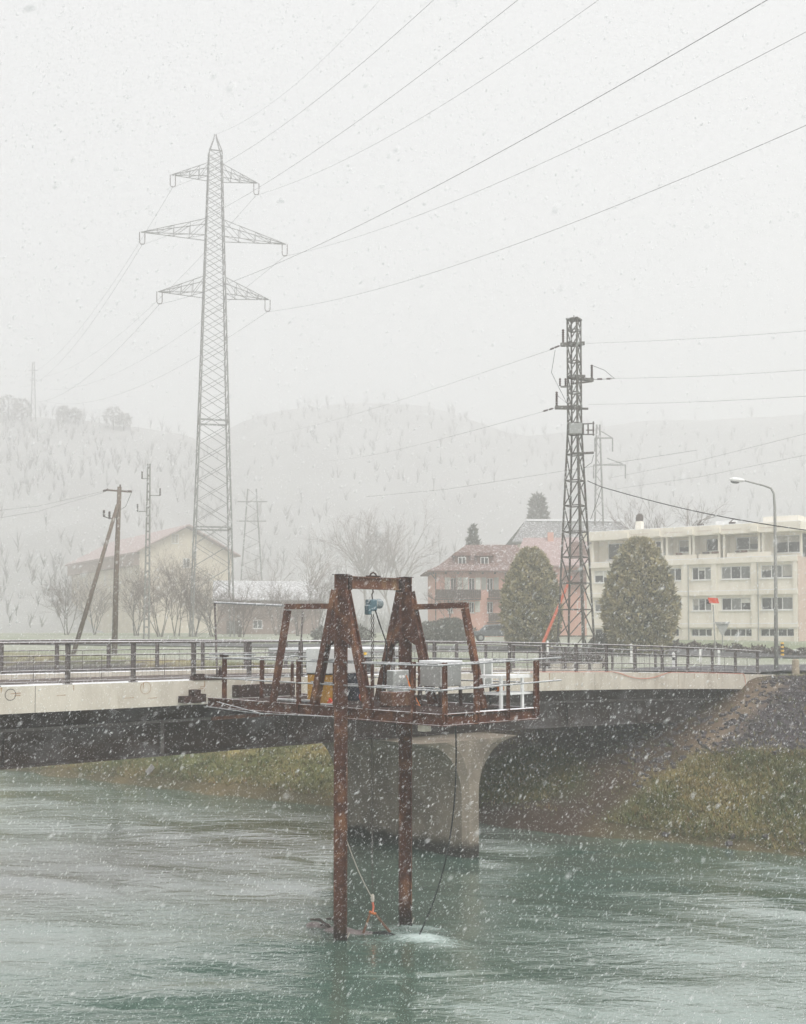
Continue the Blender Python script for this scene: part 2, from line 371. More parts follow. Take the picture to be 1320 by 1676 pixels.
fp_ = n.new('ShaderNodeMath'); fp_.operation = 'POWER'; fp_.inputs[1].default_value = 1.3; L.new(lw.outputs['Facing'], fp_.inputs[0]); fs_ = n.new('ShaderNodeMath'); fs_.operation = 'MULTIPLY'; L.new(fp_.outputs[0], fs_.inputs[0])
L.new(fs_.outputs[0], wmx.inputs[0]); L.new(p.outputs[0], wmx.inputs[1]); L.new(gl.outputs[0], wmx.inputs[2]); L.new(wmx.outputs[0], n['Material Output'].inputs[0])
geo = n.new('ShaderNodeNewGeometry')
def wmap(rot, sc):
    m_ = n.new('ShaderNodeMapping'); m_.inputs['Rotation'].default_value = (0, 0, rot); m_.inputs['Scale'].default_value = sc; L.new(geo.outputs['Position'], m_.inputs[0]); return m_.outputs[0]
def wn(vec, sc, det, ro=.55, dist=0):
    t = n.new('ShaderNodeTexNoise'); t.inputs['Scale'].default_value = sc; t.inputs['Detail'].default_value = det; t.inputs['Roughness'].default_value = ro; t.inputs['Distortion'].default_value = dist; L.new(vec, t.inputs[0]); return t.outputs[0]
def mth(op, a, b=None):
    t = n.new('ShaderNodeMath'); t.operation = op
    for i, s_ in enumerate((a, b)):
        if s_ is None: continue
        if isinstance(s_, (int, float)): t.inputs[i].default_value = s_
        else: L.new(s_, t.inputs[i])
    return t.outputs[0]
ROT = math.atan2(.6, .8)
v1 = wmap(ROT * .45, (.55, 1.25, 1)); v2 = wmap(ROT * .2, (.85, 1.5, 1)); v3 = wmap(ROT * .5, (.14, .5, 1))
big = wn(v1, .9, 3, .5, 1.6); mid = wn(v2, 3.2, 4, .6, .4); fine = wn(v2, 9, 3, .6); patch = wn(v3, .5, 4, .6, .8)
pm = n.new('ShaderNodeMapRange'); pm.inputs[1].default_value = .36; pm.inputs[2].default_value = .64; pm.inputs[3].default_value = .3; pm.inputs[4].default_value = 1.5; L.new(patch, pm.inputs[0])
h = mth('ADD', mth('MULTIPLY', big, .10), mth('MULTIPLY', mth('ADD', mth('MULTIPLY', mid, .068), mth('MULTIPLY', fine, .022)), pm.outputs[0]))
bp = n.new('ShaderNodeBump'); bp.inputs['Strength'].default_value = 1; bp.inputs['Distance'].default_value = .23; L.new(h, bp.inputs['Height']); L.new(bp.outputs[0], p.inputs['Normal']); L.new(bp.outputs[0], gl.inputs['Normal']); L.new(bp.outputs[0], lw.inputs['Normal'])
cm = n.new('ShaderNodeMix'); cm.data_type = 'RGBA'; cm.inputs[6].default_value = (.088, .172, .132, 1); cm.inputs[7].default_value = (.138, .232, .19, 1); L.new(patch, cm.inputs[0])
at = n.new('ShaderNodeAttribute'); at.attribute_name = 'col'
sep = n.new('ShaderNodeSeparateColor'); L.new(at.outputs['Color'], sep.inputs[0])
fn = wn(wmap(.35, (2, 5, 1)), 3.0, 6, .7, 1.0)
fm = n.new('ShaderNodeMapRange'); fm.inputs[1].default_value = .56; fm.inputs[2].default_value = .96; L.new(mth('ADD', mth('MULTIPLY', sep.outputs[0], .50), mth('MULTIPLY', mth('SUBTRACT', fn, .15), .85)), fm.inputs[0])
cf = n.new('ShaderNodeMix'); cf.data_type = 'RGBA'; cf.inputs[7].default_value = (.60, .71, .69, 1); L.new(fm.outputs[0], cf.inputs[0]); L.new(cm.outputs[2], cf.inputs[6]); L.new(cf.outputs[2], p.inputs['Base Color'])
L.new(mth('SUBTRACT', .95, mth('MULTIPLY', fm.outputs[0], .7)), fs_.inputs[1]); p.inputs['Roughness'].default_value = .6
fcol = np.zeros((WX.size, 3)); fcol[:, 0] = foam.ravel()
wo = npmesh('river_water', np.stack([WX.ravel(), WY.ravel(), WZ.ravel()], 1), WT, wm, fcol, smooth=True); tag(wo, kind='structure')

def ribbon(name, pts, wid, m, lift=.05, zf=None):
    P = [Vector((a, b, 0)) for a, b in pts]; dense = []
    for a, b in zip(P[:-1], P[1:]):
        k = max(2, int((b - a).length / 1.2)); dense += [a.lerp(b, t / k) for t in range(k)]
    dense.append(P[-1]); V_ = []
    for i, c in enumerate(dense):
        d = (dense[min(i + 1, len(dense) - 1)] - dense[max(i - 1, 0)]).normalized(); nrm = Vector((-d.y, d.x, 0))
        for t in np.linspace(-.5, .5, 7):
            q = c + nrm * wid * t; V_.append((q.x, q.y, max((zf(q.x, q.y) if zf else ground_z(q.x, q.y)) + lift, 0)))
    k = len(dense); i2 = np.arange(k * 7).reshape(k, 7)
    T_ = np.stack([i2[:-1, :-1], i2[1:, :-1], i2[1:, 1:], i2[:-1, 1:]], -1).reshape(-1, 4)
    o = npmesh(name, V_, T_, m, smooth=True); tag(o, kind='structure'); return o
RD = [(-70, 108), (-30, 96), (0, 87), (14, 82.5), (22, 81.5), (30, 77), (40, 69), (60, 55)]
ribbon('road', RD, 6.5, asphalt, .09)
bridge_end = [(B(32, -3.8, 0).x, B(32, -3.8, 0).y), (B(38, -3.8, 0).x, B(38, -3.8, 0).y), (24.5, 57.5), (29, 63), (33, 72)]
ribbon('road_ramp', bridge_end, 7.0, asphalt, .16)
ribbon('kerb', [(27.2 - 6, 86.3), (22.2, 86.0), (31.5, 81.4), (42, 73.2), (62, 59)], .35, snowm, .14)

# ------------------------------------------------------------------ bridge
br = thing('bridge', B(14, 0, 0), 'long concrete road bridge on dark steel girders crossing the river', 'bridge')
US = np.arange(-32, 45.01, 1.5)
def bridge_loft(name, prof, m, u0=-32, u1=45, parent=br):
    """prof: closed list of (v, dz) lofted along the bridge's own camber"""
    b = MB(); us = [u for u in US if u0 - .01 <= u <= u1 + .01]; k = len(prof)
    if us[0] > u0: us = [u0] + us
    if us[-1] < u1: us = us + [u1]
    for u in us:
        for v, dz in prof: b.v.append(tuple(B(u, v, ztop(u) + dz)))
    for i in range(len(us) - 1):
        for j in range(k):
            j2 = (j + 1) % k; b.f.append((i * k + j, i * k + j2, (i + 1) * k + j2, (i + 1) * k + j)); b.mi.append(0)
    b.f.append(tuple(range(k))); b.f.append(tuple((len(us) - 1) * k + j for j in reversed(range(k)))); b.mi += [0, 0]
    return b.build(name, m, parent)
bridge_loft('fascia', [(0, 0), (0, -.60), (-.28, -.60), (-.28, -.3), (-.75, -.24), (-.75, .0)], concrete, -32, 33.4)
bridge_loft('deck', [(-.752, -.13), (-.752, -.245), (-.282, -.305), (-.282, -.5), (-7.318, -.5), (-7.318, -.305), (-6.848, -.245), (-6.848, -.13)], deckm)
bridge_loft('kerb', [(-6.85, 0), (-6.85, -.24), (-7.32, -.3), (-7.32, -.60), (-7.6, -.60), (-7.6, 0)], concrete)
for v in (-.95, -3.6):
    s = 1
    gd = bridge_loft('girder', [(v, -.502), (v, -1.84), (v + .14, -1.84), (v + .14, -1.9), (v - .34, -1.9), (v - .34, -1.84), (v - .2, -1.84), (v - .2, -.502)], girderm, -32, 31)
    if v > -2:
        bridge_loft('flange', [(v + .002, -1.0), (v + .12, -1.0), (v + .12, -1.07), (v + .002, -1.07)], litsteel, -32, 31)
        for i in (-9.3, -6.9, -4.5, -2.1, .35, 2.75, 5.1, 7.5, 9.9, 12.3, 14.7, 17.1):
            u = i * 1.695; z = ztop(u)
            bar('stiffener', B(u, v + .055, z - 1.835), B(u, v + .055, z - 1.075), .05, .10, litsteel if i < 0 or 2 < i < 4 else girderm, gd)
# pier: slender wall, its head flaring like a goblet under the girders
pu = 14.05; prof = []
def flare(t): return .36 + 1.75 * (1 - math.sqrt(max(0, 1 - t * t)))
zs = [-2.2, .46] ; PTOP = 3.54
zz = [.46, 1.2, 1.9] + [1.9 + (PTOP - 1.9) * k / 9 for k in range(1, 10)]
def pier_ring(z, vv0, vv1, extra=0):
    hw = .36 + extra if z <= 1.9 else flare((z - 1.9) / (PTOP - 1.9)) + extra
    e = extra
    return [B(pu - hw, vv1 - .0 + e, z), B(pu - hw * .55, vv1 + .16 + e, z), B(pu + hw * .55, vv1 + .16 + e, z), B(pu + hw, vv1 + e, z), B(pu + hw, vv0 - e, z), B(pu + hw * .55, vv0 - .16 - e, z), B(pu - hw * .55, vv0 - .16 - e, z), B(pu - hw, vv0 - e, z)]
def pier_part(name, zlist, m, extra=0):
    b = MB()
    for z in zlist: b.v += [tuple(q) for q in pier_ring(z, -4.9, .85, extra)]
    for i in range(len(zlist) - 1):
        for j in range(8):
            j2 = (j + 1) % 8; b.f.append((i * 8 + j, i * 8 + j2, (i + 1) * 8 + j2, (i + 1) * 8 + j)); b.mi.append(0)
    b.f.append(tuple(range(8))); b.f.append(tuple((len(zlist) - 1) * 8 + j for j in reversed(range(8)))); b.mi += [0, 0]
    return b.build(name, m, br)
pier_part('pier', [-2.2, .0, .3] + zz, pierm)
def tide_mark(m, zlo, zhi, col):
    """dark wet stain that the river left up to about zlo..zhi"""
    n_ = m.node_tree.nodes; L_ = m.node_tree.links; p_ = n_['Principled BSDF']; src = p_.inputs['Base Color'].links[0].from_socket
    g_ = n_.new('ShaderNodeNewGeometry'); s_ = n_.new('ShaderNodeSeparateXYZ'); L_.new(g_.outputs['Position'], s_.inputs[0])
    t_ = n_.new('ShaderNodeTexNoise'); t_.inputs['Scale'].default_value = 2.2; t_.inputs['Detail'].default_value = 6; L_.new(g_.outputs['Position'], t_.inputs[0])
    a_ = n_.new('ShaderNodeMath'); a_.operation = 'MULTIPLY_ADD'; a_.inputs[1].default_value = .5; L_.new(t_.outputs[0], a_.inputs[0]); L_.new(s_.outputs[2], a_.inputs[2])
    r_ = n_.new('ShaderNodeMapRange'); r_.inputs[1].default_value = zhi; r_.inputs[2].default_value = zlo; L_.new(a_.outputs[0], r_.inputs[0])
    m_ = n_.new('ShaderNodeMix'); m_.data_type = 'RGBA'; m_.inputs[7].default_value = (*col, 1); L_.new(r_.outputs[0], m_.inputs[0]); L_.new(src, m_.inputs[6]); L_.new(m_.outputs[2], p_.inputs['Base Color'])
tide_mark(pierm, .62, .92, (.020, .015, .012)); tide_mark(rust, .55, .95, (.022, .012, .010))
b = MB(); b.obox(B(31.9, -3.8, 2.9), BU * .4, BV * 3.75, Vector((0, 0, 1.3))); b.build('abutment', pierm, br)
for i in range(-6, 19, 3):
    u = (i + .5) * 1.695; b = MB(); b.obox(B(u, .0012, ztop(u) - .3), BU * .006, BV * .0012, Vector((0, 0, .297))); b.build('joint', stainm if i % 2 else tracm, br)
# marks drawn and run on the fascia: two rings and rust streaks, as thin raised layers
for (x_, y_, rr, mm) in ((19, 1137, .13, tracm), (240, 1126, .15, stainm)):
    u = 0
    for u_ in np.arange(-2, 12, .01):
        q = B(u_, 0, 0)
        if CX + q.x / q.y * F > x_: u = u_; break
    zc = px(x_, y_, B(u, 0, 0).y).z; b = MB()
    for k in range(20):
        a0, a1 = k * math.pi / 10, (k + 1) * math.pi / 10
        P_ = [(math.cos(a0) * rr, math.sin(a0) * rr), (math.cos(a1) * rr, math.sin(a1) * rr), (math.cos(a1) * (rr - .014), math.sin(a1) * (rr - .014)), (math.cos(a0) * (rr - .014), math.sin(a0) * (rr - .014))]
        b.prism([B(u + p_[0], .001, zc + p_[1]) for p_ in P_], BV * .003)
    b.build('painted_ring', mm, br)
for i in range(-1, 20):
    if random.random() < .72:
        u = i * 1.695 + random.uniform(-.05, .25); z = ztop(u); ln = random.uniform(.12, .42); wd = random.uniform(.012, .03)
        b = MB(); b.prism([B(u - wd, .001, z - .02), B(u + wd, .001, z - .02), B(u + wd * .3, .001, z - ln), B(u - wd * .2, .001, z - ln)], BV * .002); b.build('rust_streak', stainm, br)
for k in range(8):
    u = random.uniform(-.5, 6); z = ztop(u) - random.uniform(.15, .4); b = MB(); L_ = random.uniform(.08, .3)
    b.prism([B(u, .001, z), B(u + L_, .001, z + .004), B(u + L_, .001, z + .022), B(u + .02, .001, z + .014)], BV * .002); b.build('rust_streak', stainm, br)

def railing(v, i0, i1, label, outward, group=None):
    r = thing('bridge_railing', B(i0 * 1.695, v, ztop(i0 * 1.695)), label, 'railing')
    sp = 1.695
    for i in range(i0, i1 + 1):
        u = i * sp; z = ztop(u)
        b = MB(); b.hbeam(B(u, v, z - .02), B(u, v, z + .93), .075, .10, .012, up=BU)
        b.obox(B(u, v, z + .01), BU * .08, BV * .08, Vector((0, 0, .012))); b.build('post', railm, r, origin=B(u, v, z))
    for h_, d_ in ((.95, .055), (.66, .032), (.32, .032), (.07, .028)):
        pts = [B(i * sp, v + .03 * outward, ztop(i * sp) + h_) for i in range(i0, i1 + 1)]
        pts[-1] = pts[-1] + (pts[-1] - pts[-2]) * .12
        MB().tube(pts, d_ / 2, 8).build('rail', railm, r)
    b = MB()
    for u in np.arange(i0 * sp, i1 * sp, .113):
        z = ztop(u); b.tube([B(u, v + .03 * outward, z + .07), B(u, v + .03 * outward, z + .66)], .0022, 3, False)
    for h_ in (.19, .44, .55): b.tube([B(i * sp, v + .031 * outward, ztop(i * sp) + h_) for i in range(i0, i1 + 1)], .0022, 3, False)
    o = b.build('wire_mesh', railm, r, fix=False); tag(o, kind='stuff')
    for i in range(i0, i1):
        u = (i + .5) * sp; bar('baluster', B(u, v + .03 * outward, ztop(u) + .07), B(u, v + .03 * outward, ztop(u) + .66), .012, .012, railm, r)
railing(-.14, -6, 19, 'near bridge railing of dark posts and rails above the pale concrete edge', 1)
railing(-7.4, -6, 22, 'far bridge railing seen through the nearer one, on the other kerb', -1)

# ------------------------------------------------------------------ steel working platform cantilevered from the bridge
UL, UR, VF, ZD = 5.4, 8.3, 8.25, 5.08
pf = thing('work_platform', B(6.8, 4, ZD), 'rusty steel working platform with pipe railings hung beside the bridge', 'platform')
def channel(name, u0, v0, u1, v1, z0=4.84, z1=5.08, m=rust, parent=pf, wd=.085):
    b = MB(); a, c = B(u0, v0, 0), B(u1, v1, 0); d = (c - a).normalized(); nrm = Vector((-d.y, d.x, 0)); L_ = (c - a).length / 2; mid_ = (a + c) / 2
    mid_.z = (z0 + z1) / 2; hz = (z1 - z0) / 2
    b.obox(mid_, nrm * .006, d * L_, Vector((0, 0, hz)))
    for s in (-1, 1): b.obox(mid_ + nrm * wd / 2 + Vector((0, 0, s * (hz - .008))), nrm * (wd / 2 - .007), d * L_, Vector((0, 0, .008)))
    return b.build(name, m, parent)
channel('edge_beam', UL, VF, UL, .05); channel('edge_beam', UR, .05, UR, VF); channel('edge_beam', UR + .001, VF + .0, UL - .001, VF + .0)
channel('edge_beam', UR, .9, UL, .9)
for v in np.arange(1.6, VF - .3, .95): channel('cross_beam', UR - .1, v, UL + .1, v, 4.86, 5.02, rust_d)
k = 0
for v0 in np.arange(.95, VF - .06, .245):
    b = MB(); b.obox(B((UL + UR) / 2, v0 + .12, 5.052 + random.uniform(-.006, .006)), BU * ((UR - UL) / 2 - .02), BV * .117, Vector((0, 0, .02))); b.build('plank', rust_d, pf); k += 1
for (u0, u1, za, zb) in ((6.15, 7.95, 5.05, 5.36), (4.55, 5.05, 4.98, 5.14)):
    b = MB(); b.obox(B((u0 + u1) / 2, .15, (za + zb) / 2), BU * (u1 - u0) / 2, BV * .14, Vector((0, 0, (zb - za) / 2))); b.build('bracket', rust_d, pf)
b = MB(); b.obox(B(4.95, .13, 5.13), BU * .10, BV * .12, Vector((0, 0, .16))); b.obox(B(5.13, .13, 5.08), BU * .075, BV * .12, Vector((0, 0, .10))); b.build('anchor_block', rust_d, pf)
for u in (UL + .1, UR - .1):
    bar('support_strut', B(u, 3.0, 4.83), B(u, .10, 4.55), .09, .09, rust, pf)
ZR1, ZR2 = 6.05, 5.555
def vpost(u, v, zt=6.08, w_=.085, h_=.055, name='railing_post'):
    b = MB(); up = Vector((0, 0, 1)); c = B(u, v, (zt + 4.9) / 2); hz = (zt - 4.9) / 2
    b.obox(c, BU * w_ / 2, BV * .006, up * hz)
    for s in (-1, 1): b.obox(c + BU * s * (w_ / 2 - .004) + BV * h_ / 2, BU * .004, BV * (h_ / 2 - .007), up * hz)
    return b.build(name, rust, pf, origin=B(u, v, 4.9))
for v, w_, zt in ((.77, .11, 6.10), (3.7, .11, 6.08), (4.95, .045, 6.05), (6.2, .05, 6.05), (7.45, .10, 6.10)): vpost(UL - .03, v, zt, w_)
for u, w_ in ((UL + .04, .10), (6.36, .13), (7.33, .06), (UR - .06, .14)): vpost(u, VF + .03, 6.10, w_)
for u, w_, zt in ((6.35, .11, 6.06), (7.3, .06, 6.0), (UR, .10, 6.0)): vpost(u, .98, zt, w_)
for v, w_ in ((2.6, .08), (4.6, .10), (6.55, .09)): vpost(UR + .03, v, 6.06, w_)
b = MB(); b.obox(B(UL - .03, .77, 6.13), BU * .10, BV * .05, Vector((0, 0, .03))); b.build('post_cap', rust_d, pf)
def pipe(pts, r=.018): return MB().tube(pts, r, 8).build('handrail', galv, pf)
for z, dz in ((ZR1, .0), (ZR2, 0)):
    pipe([B(UL - .07, .0, z + .03), B(UL - .07, 2.7, z + .01), B(UL - .07, 5.5, z), B(UL - .07, VF + .1, z - .02 + .005)])
    pipe([B(UL - .2, VF + .08, z - .0), B(6.36, VF + .08, z + .02), B(7.3, VF + .08, z + .05), B(9.05, VF + .08, z + .10)])
    pipe([B(UL + .1, 4.0, z + .03), B(UL + .12, 7.1, z + .01), B(UL + .14, VF - .2, z + .02)])
    pipe([B(UL - .1, .95, z + .02), B(6.6, .95, z + .03), B(7.4, .95, z + .01)])
    pipe([B(UR + .07, 1.2, z + .03), B(UR + .07, 4.4, z + .03), B(UR + .07, VF - .4, z + .06)])
    pipe([B(5.75, VF - .25, z + .0), B(6.9, VF - .28, z + .035), B(7.6, VF - .27, z + .06)])
pipe([B(UL - .07, .2, ZR1 + .10), B(UL - .05, 2.1, ZR1 + .12)], .02); pipe([B(UL + .3, 3.0, ZR1 + .1), B(UL + .4, 5.1, ZR1 + .02)], .02)
MB().tube([B(UL + .1, 2.6, ZD + .05), B(UL + .12, 4.1, ZD + .07)], .035, 8).build('loose_pipe', galv, pf)
MB().tube([B(UL - .10, .0, 4.86), B(UL - .10, 2.2, 4.80), B(UL - .10, 5.2, 4.87)], .009, 5).build('edge_cable', galv, pf)
MB().tube([B(UL - .12, .6, 5.0), B(UL - .12, 2.3, 4.82), B(UL - .11, 2.5, 4.79)], .012, 5).build('edge_cable', galv, pf)
snb = MB(); snb.obox(B((UL + UR) / 2 + .45, VF + .012, 5.087), BU * ((UR - UL) / 2 - .5), BV * .03, Vector((0, 0, .008))); snb.build('snow_line', snowm, pf)
b = MB(); b.prism([B(5.42, VF - .5, 4.70), B(5.6, VF - .5, 4.70), B(5.6, VF - .5, 4.84), B(5.42, VF - .5, 4.84)], BV * -.2); b.build('concrete_pad', concrete, pf)

# gantry
GU0, GU1, GV_ = 5.28, 7.2, 5.3
gt = thing('lifting_gantry', B(6.24, GV_, ZD), 'tall rusty steel portal gantry with splayed braces and side frames over the platform', 'gantry')
ZG = 7.95; BT = .90
for s, u in ((-1, GU0), (1, GU1)):
    b = MB(); b.hbeam(B(u, GV_, -1.2), B(u, GV_, ZG), .275, .28, .02, up=(.99, .1, 0)); po = b.build('post', rust, gt, origin=B(u, GV_, 0))
    b = MB(); b.obox(B(u, GV_, ZG + .006), BU * .137, BV * .14, Vector((0, 0, .005))); b.build('cap_plate', rust_d, po)
    for t in (-1, 1):
        b = MB(); b.hbeam(B(u, GV_ + t * .15, 7.62), B(u, GV_ + t * BT, ZD + .02), .16, .17, .016, up=BU); b.build('brace', rust, gt)
    b = MB(); b.prism([B(u - .06, GV_ - .14, 7.62), B(u - .06, GV_ + .14, 7.62), B(u - .06, GV_ + .44, 6.55), B(u - .06, GV_ + .36, 6.42), B(u - .06, GV_, 6.62), B(u - .06, GV_ - .36, 6.42), B(u - .06, GV_ - .44, 6.55)], BU * .12); b.build('gusset', rust, gt)
    # side frame
    v1, v2, v0_ = GV_ + s * 1.86, GV_ + s * 2.42, GV_ + s * .13
    bar('side_beam', B(u, v0_, 7.27), B(u, v1 + s * .08, 7.27 + .02), .12, .12, rust, gt, up=(0, 0, 1)); bar('side_leg', B(u, v1 + s * .02, 7.21), B(u, v2, ZD), .12, .13, rust, gt, up=BU)
b = MB(); b.hbeam(B(GU0 + .13, GV_, 7.79), B(GU1 - .13, GV_, 7.79), .16, .27, .02); b.build('top_beam', rust_l, gt)
for u in (GU0 + .17, GU1 - .17):
    b = MB(); b.obox(B(u, GV_ + .02, 7.78), BU * .04, BV * .11, Vector((0, 0, .16))); b.build('end_plate', rust_d, gt)
b = MB(); b.obox(B(6.22, GV_, 7.945), BU * .17, BV * .06, Vector((0, 0, .015))); b.tube([B(6.12, GV_, 7.95), B(6.15, GV_, 8.0), B(6.22, GV_, 8.03), B(6.29, GV_, 8.0), B(6.32, GV_, 7.95)], .018, 6); b.build('lifting_eye', rust_d, gt)
b = MB(); b.obox(B(6.2, GV_, 7.665), BU * .16, BV * .05, Vector((0, 0, .012))); b.build('hoist_plate', rust_d, gt)
for u in (GU0, GU1):
    for k in range(3): rod('shackle', B(u + .11, GV_ + .02 + .08 * (k - 1), .16), B(u + .15, GV_ + .05 + .08 * (k - 1), .27), .035, ropem, gt)

# hoist, chain, slings
HU = 6.2
ht = thing('chain_hoist', B(HU, GV_, 7.1), 'blue electric chain hoist hanging under the top beam of the gantry', 'hoist')
b = MB(); b.obox(B(HU - .04, GV_, 7.30), BU * .10, BV * .10, Vector((0, 0, .13))); b.obox(B(HU - .13, GV_, 7.20), BU * .05, BV * .08, Vector((0, 0, .11))); b.build('body', bluem, ht, bevel=.02)
b = MB(); b.lathe(B(HU + .065, GV_, 7.34), [(0, .09), (.015, .105), (.17, .105), (.2, .08), (.215, .03)], 12, BU); b.build('motor', greyp, ht)
for k in range(5):
    b = MB(); b.lathe(B(HU + .085 + k * .032, GV_, 7.34), [(0, .111), (.012, .111)], 12, BU); b.build('cooling_fin', bluem, ht)
b = MB(); b.tube([B(HU, GV_, 7.66), B(HU + .02, GV_, 7.6), B(HU - .02, GV_, 7.54), B(HU, GV_, 7.42)], .016, 6); b.build('hook', chainm, ht)
b = MB(); b.tube([B(HU - .02, GV_ + .11, 7.2), B(HU + .1, GV_ + .12, 6.9), B(HU + .30, GV_ + .14, 6.45), B(HU + .34, GV_ + .1, 6.2), B(HU + .35, GV_, 5.9), B(HU + .3, GV_, 5.3)], .017, 6); b.build('power_cable', dark, ht)
def chain(name, p, q, parent, r=.02, nmax=240):
    p, q = Vector(p), Vector(q); d = (q - p); L_ = d.length; d.normalize(); k = int(L_ / .055); b = MB()
    x = d.cross(Vector((.3, 1, .2))).normalized(); y = d.cross(x)
    for i in range(k):
        c = p + d * (i + .5) * L_ / k; s = x if i % 2 else y
        b.tube([c + d * .035 + s * .0, c + d * .02 + s * .014, c - d * .02 + s * .014, c - d * .035, c - d * .02 - s * .014, c + d * .02 - s * .014, c + d * .035], .006, 4, False)
    o = b.build(name, chainm, parent, fix=False); tag(o, kind='stuff'); return o
SL = B(HU + .01, GV_, .55)
chain('load_chain', B(HU - .03, GV_, 7.1), B(HU, GV_, .98), ht); chain('load_chain', B(HU + .03, GV_, 7.1), B(HU + .015, GV_, 5.05), ht)
sg = thing('lifting_sling', SL, 'orange and brown lifting sling with two legs running into the water', 'sling')
b = MB(); b.lathe(SL + Vector((0, 0, .22)), [(0, .02), (.03, .04), (.14, .04), (.18, .02)], 8); b.build('hook_block', ropem, sg)
b = MB(); b.tube([SL + Vector((0, 0, .24)), SL + Vector((.02, 0, .12)), SL + Vector((0, 0, .0))], .026, 6); b.build('strap', orangep, sg)
b = MB(); b.tube([SL + Vector((-.07, 0, .015)), SL + Vector((0, .02, -.015)), SL + Vector((.08, 0, -.035))], .03, 6); b.build('shackle', orange, sg)
chain('sling_leg', SL + Vector((-.05, 0, 0)), hc + Vector((-.35, .0, .06)), sg); chain('sling_leg', SL + Vector((.06, 0, -.03)), hc + Vector((.22, .06, .06)), sg)
for a, bq in ((SL + Vector((-.05, 0, 0)), hc + Vector((-.36, 0, .05))), (SL + Vector((.06, 0, -.03)), hc + Vector((.23, .06, .05)))):
    MB().tube([a, a.lerp(bq, .5) + Vector((0, 0, -.01)), bq], .026, 6).build('webbing', rust_l, sg)
rp = MB(); A_ = B(GU0 + .1, GV_ + .02, 2.35); rp.tube([A_.lerp(SL + Vector((0, 0, .3)), t) - Vector((0, 0, .10 * math.sin(math.pi * t))) for t in np.linspace(0, 1, 12)], .012, 6)
tag(rp.build('guide_rope', ropem), 'pale rope from the left gantry post down to the sling', 'rope')
cb = MB(); q0, q1, q2, q3 = B(5.9, VF - .1, 4.83), px(752, 1330, 24.6), px(732, 1430, 24.8), px(694, 1514, 25.2)
cpts = []
for t in np.linspace(0, 1, 24):
    a = (1 - t); cpts.append(q0 * a ** 3 + q1 * 3 * a * a * t + q2 * 3 * a * t * t + q3 * t ** 3)
cpts.append(q3 + Vector((-.1, .1, -.25)))
tag(cb.tube(cpts, .016, 6).build('black_cable', dark), 'slack black cable hanging from the platform edge into the river', 'cable')

# the float under the gantry
fl = thing('submerged_float', hc, 'pinkish grey float almost under water between the gantry posts', 'float')
ax = Vector((.93, -.37, 0)); ay = Vector((.37, .93, 0))
b = MB(); pts = []; rr = []
for t in np.linspace(-1, 1, 15): pts.append(hc + ax * 1.62 * t + Vector((0, 0, -.39 + .07 * (t < -.45) - .12 * max(0, t + .3)))); rr.append(.06 + .40 * math.sqrt(max(0, 1 - abs(t) ** 3.5)))
b.tube(pts, rr, 14); b.build('hull', hullm, fl, smooth=True)
hp = px(522, 1512, 26.4); b = MB()
for (dx, dz_, sx, sz) in ((-.12, .0, .24, .15), (.14, -.01, .25, .12)):
    b.lathe(hp + ax * dx + Vector((0, 0, -.16 + dz_)), [(-.12, .17), (0, .22), (.12, .19), (.19, .08), (.2, .01)], 9, (.12, .1, 1))
b.build('bow_shell', hullm, fl, smooth=False)
for q, l_ in (((508, 1505), .45), ((525, 1514), .32), ((534, 1504), .3)):
    a = px(q[0], q[1], 26.2); MB().tube([a, a + ax * l_ * .5 + Vector((0, 0, .02)), a + ax * l_ + Vector((0, 0, -.10))], [.02, .035, .02], 6).build('driftwood', bark, fl)
MB().tube([hc + ax * -.35 + Vector((0, 0, -.02)), hc + ax * .1 + Vector((0, 0, .035)), hc + ax * .55 + Vector((0, 0, -.02))], [.05, .07, .05], 8).build('rubber_edge', dark, fl)
MB().lathe(px(709, 1543, 25.0) + Vector((0, 0, -.0)), [(-.02, .05), (.02, .08), (.05, .04)], 8).build('marker', orangep, fl)

# equipment standing on the platform
def zd(u, v): return B(u, v, 5.076)
cab = thing('equipment_cabinet', zd(6.35, 3.95), 'yellow cabinet with a white sloping hood standing behind the left gantry post', 'cabinet')
b = MB(); b.obox(B(6.02, 3.95, 5.42), BU * .30, BV * .36, Vector((0, 0, .34))); b.build('body', yellowm, cab, bevel=.015)
b = MB(); hh = [(-.64, 5.762), (.36, 5.762), (.36, 6.0), (.02, 6.34), (-.64, 6.34)]
b.prism([B(6.35 + q[0], 3.95 - .40, q[1]) for q in hh], BV * .8); b.build('hood', white, cab, bevel=.02)
b = MB(); b.obox(B(6.02, 3.95, 5.75), BU * .31, BV * .37, Vector((0, 0, .01))); b.build('seal', dark, cab)
pk = thing('tool_rack', zd(7.05, 3.7), 'navy covered tool rack with a blue drum between the gantry posts', 'rack')
b = MB(); b.obox(B(7.05, 3.7, 5.45), BU * .13, BV * .12, Vector((0, 0, .36))); b.build('cover', navy, pk, bevel=.03)
b = MB(); b.lathe(B(7.26, 3.75, 5.62), [(0, .08), (.02, .11), (.17, .11), (.19, .09)], 12); b.build('drum', bluem, pk)
for k in range(4): rod('tool_handle', B(7.16 + .06 * k, 3.86, 5.2), B(7.1 + .065 * k, 3.88, 5.55), .022, [white, greyp, white, ropem][k], pk)
by = thing('marker_buoy', zd(6.88, 4.25), 'bright orange and white round buoy lying on the platform deck', 'buoy')
b = MB()
pr = [(-.125 * math.cos(a), .125 * math.sin(a)) for a in np.linspace(0.05, math.pi - .05, 10)]
b.lathe(B(6.88, 4.25, 5.205), pr, 14, (.3, -.8, .25)); b.build('ball', redor, by, smooth=True)
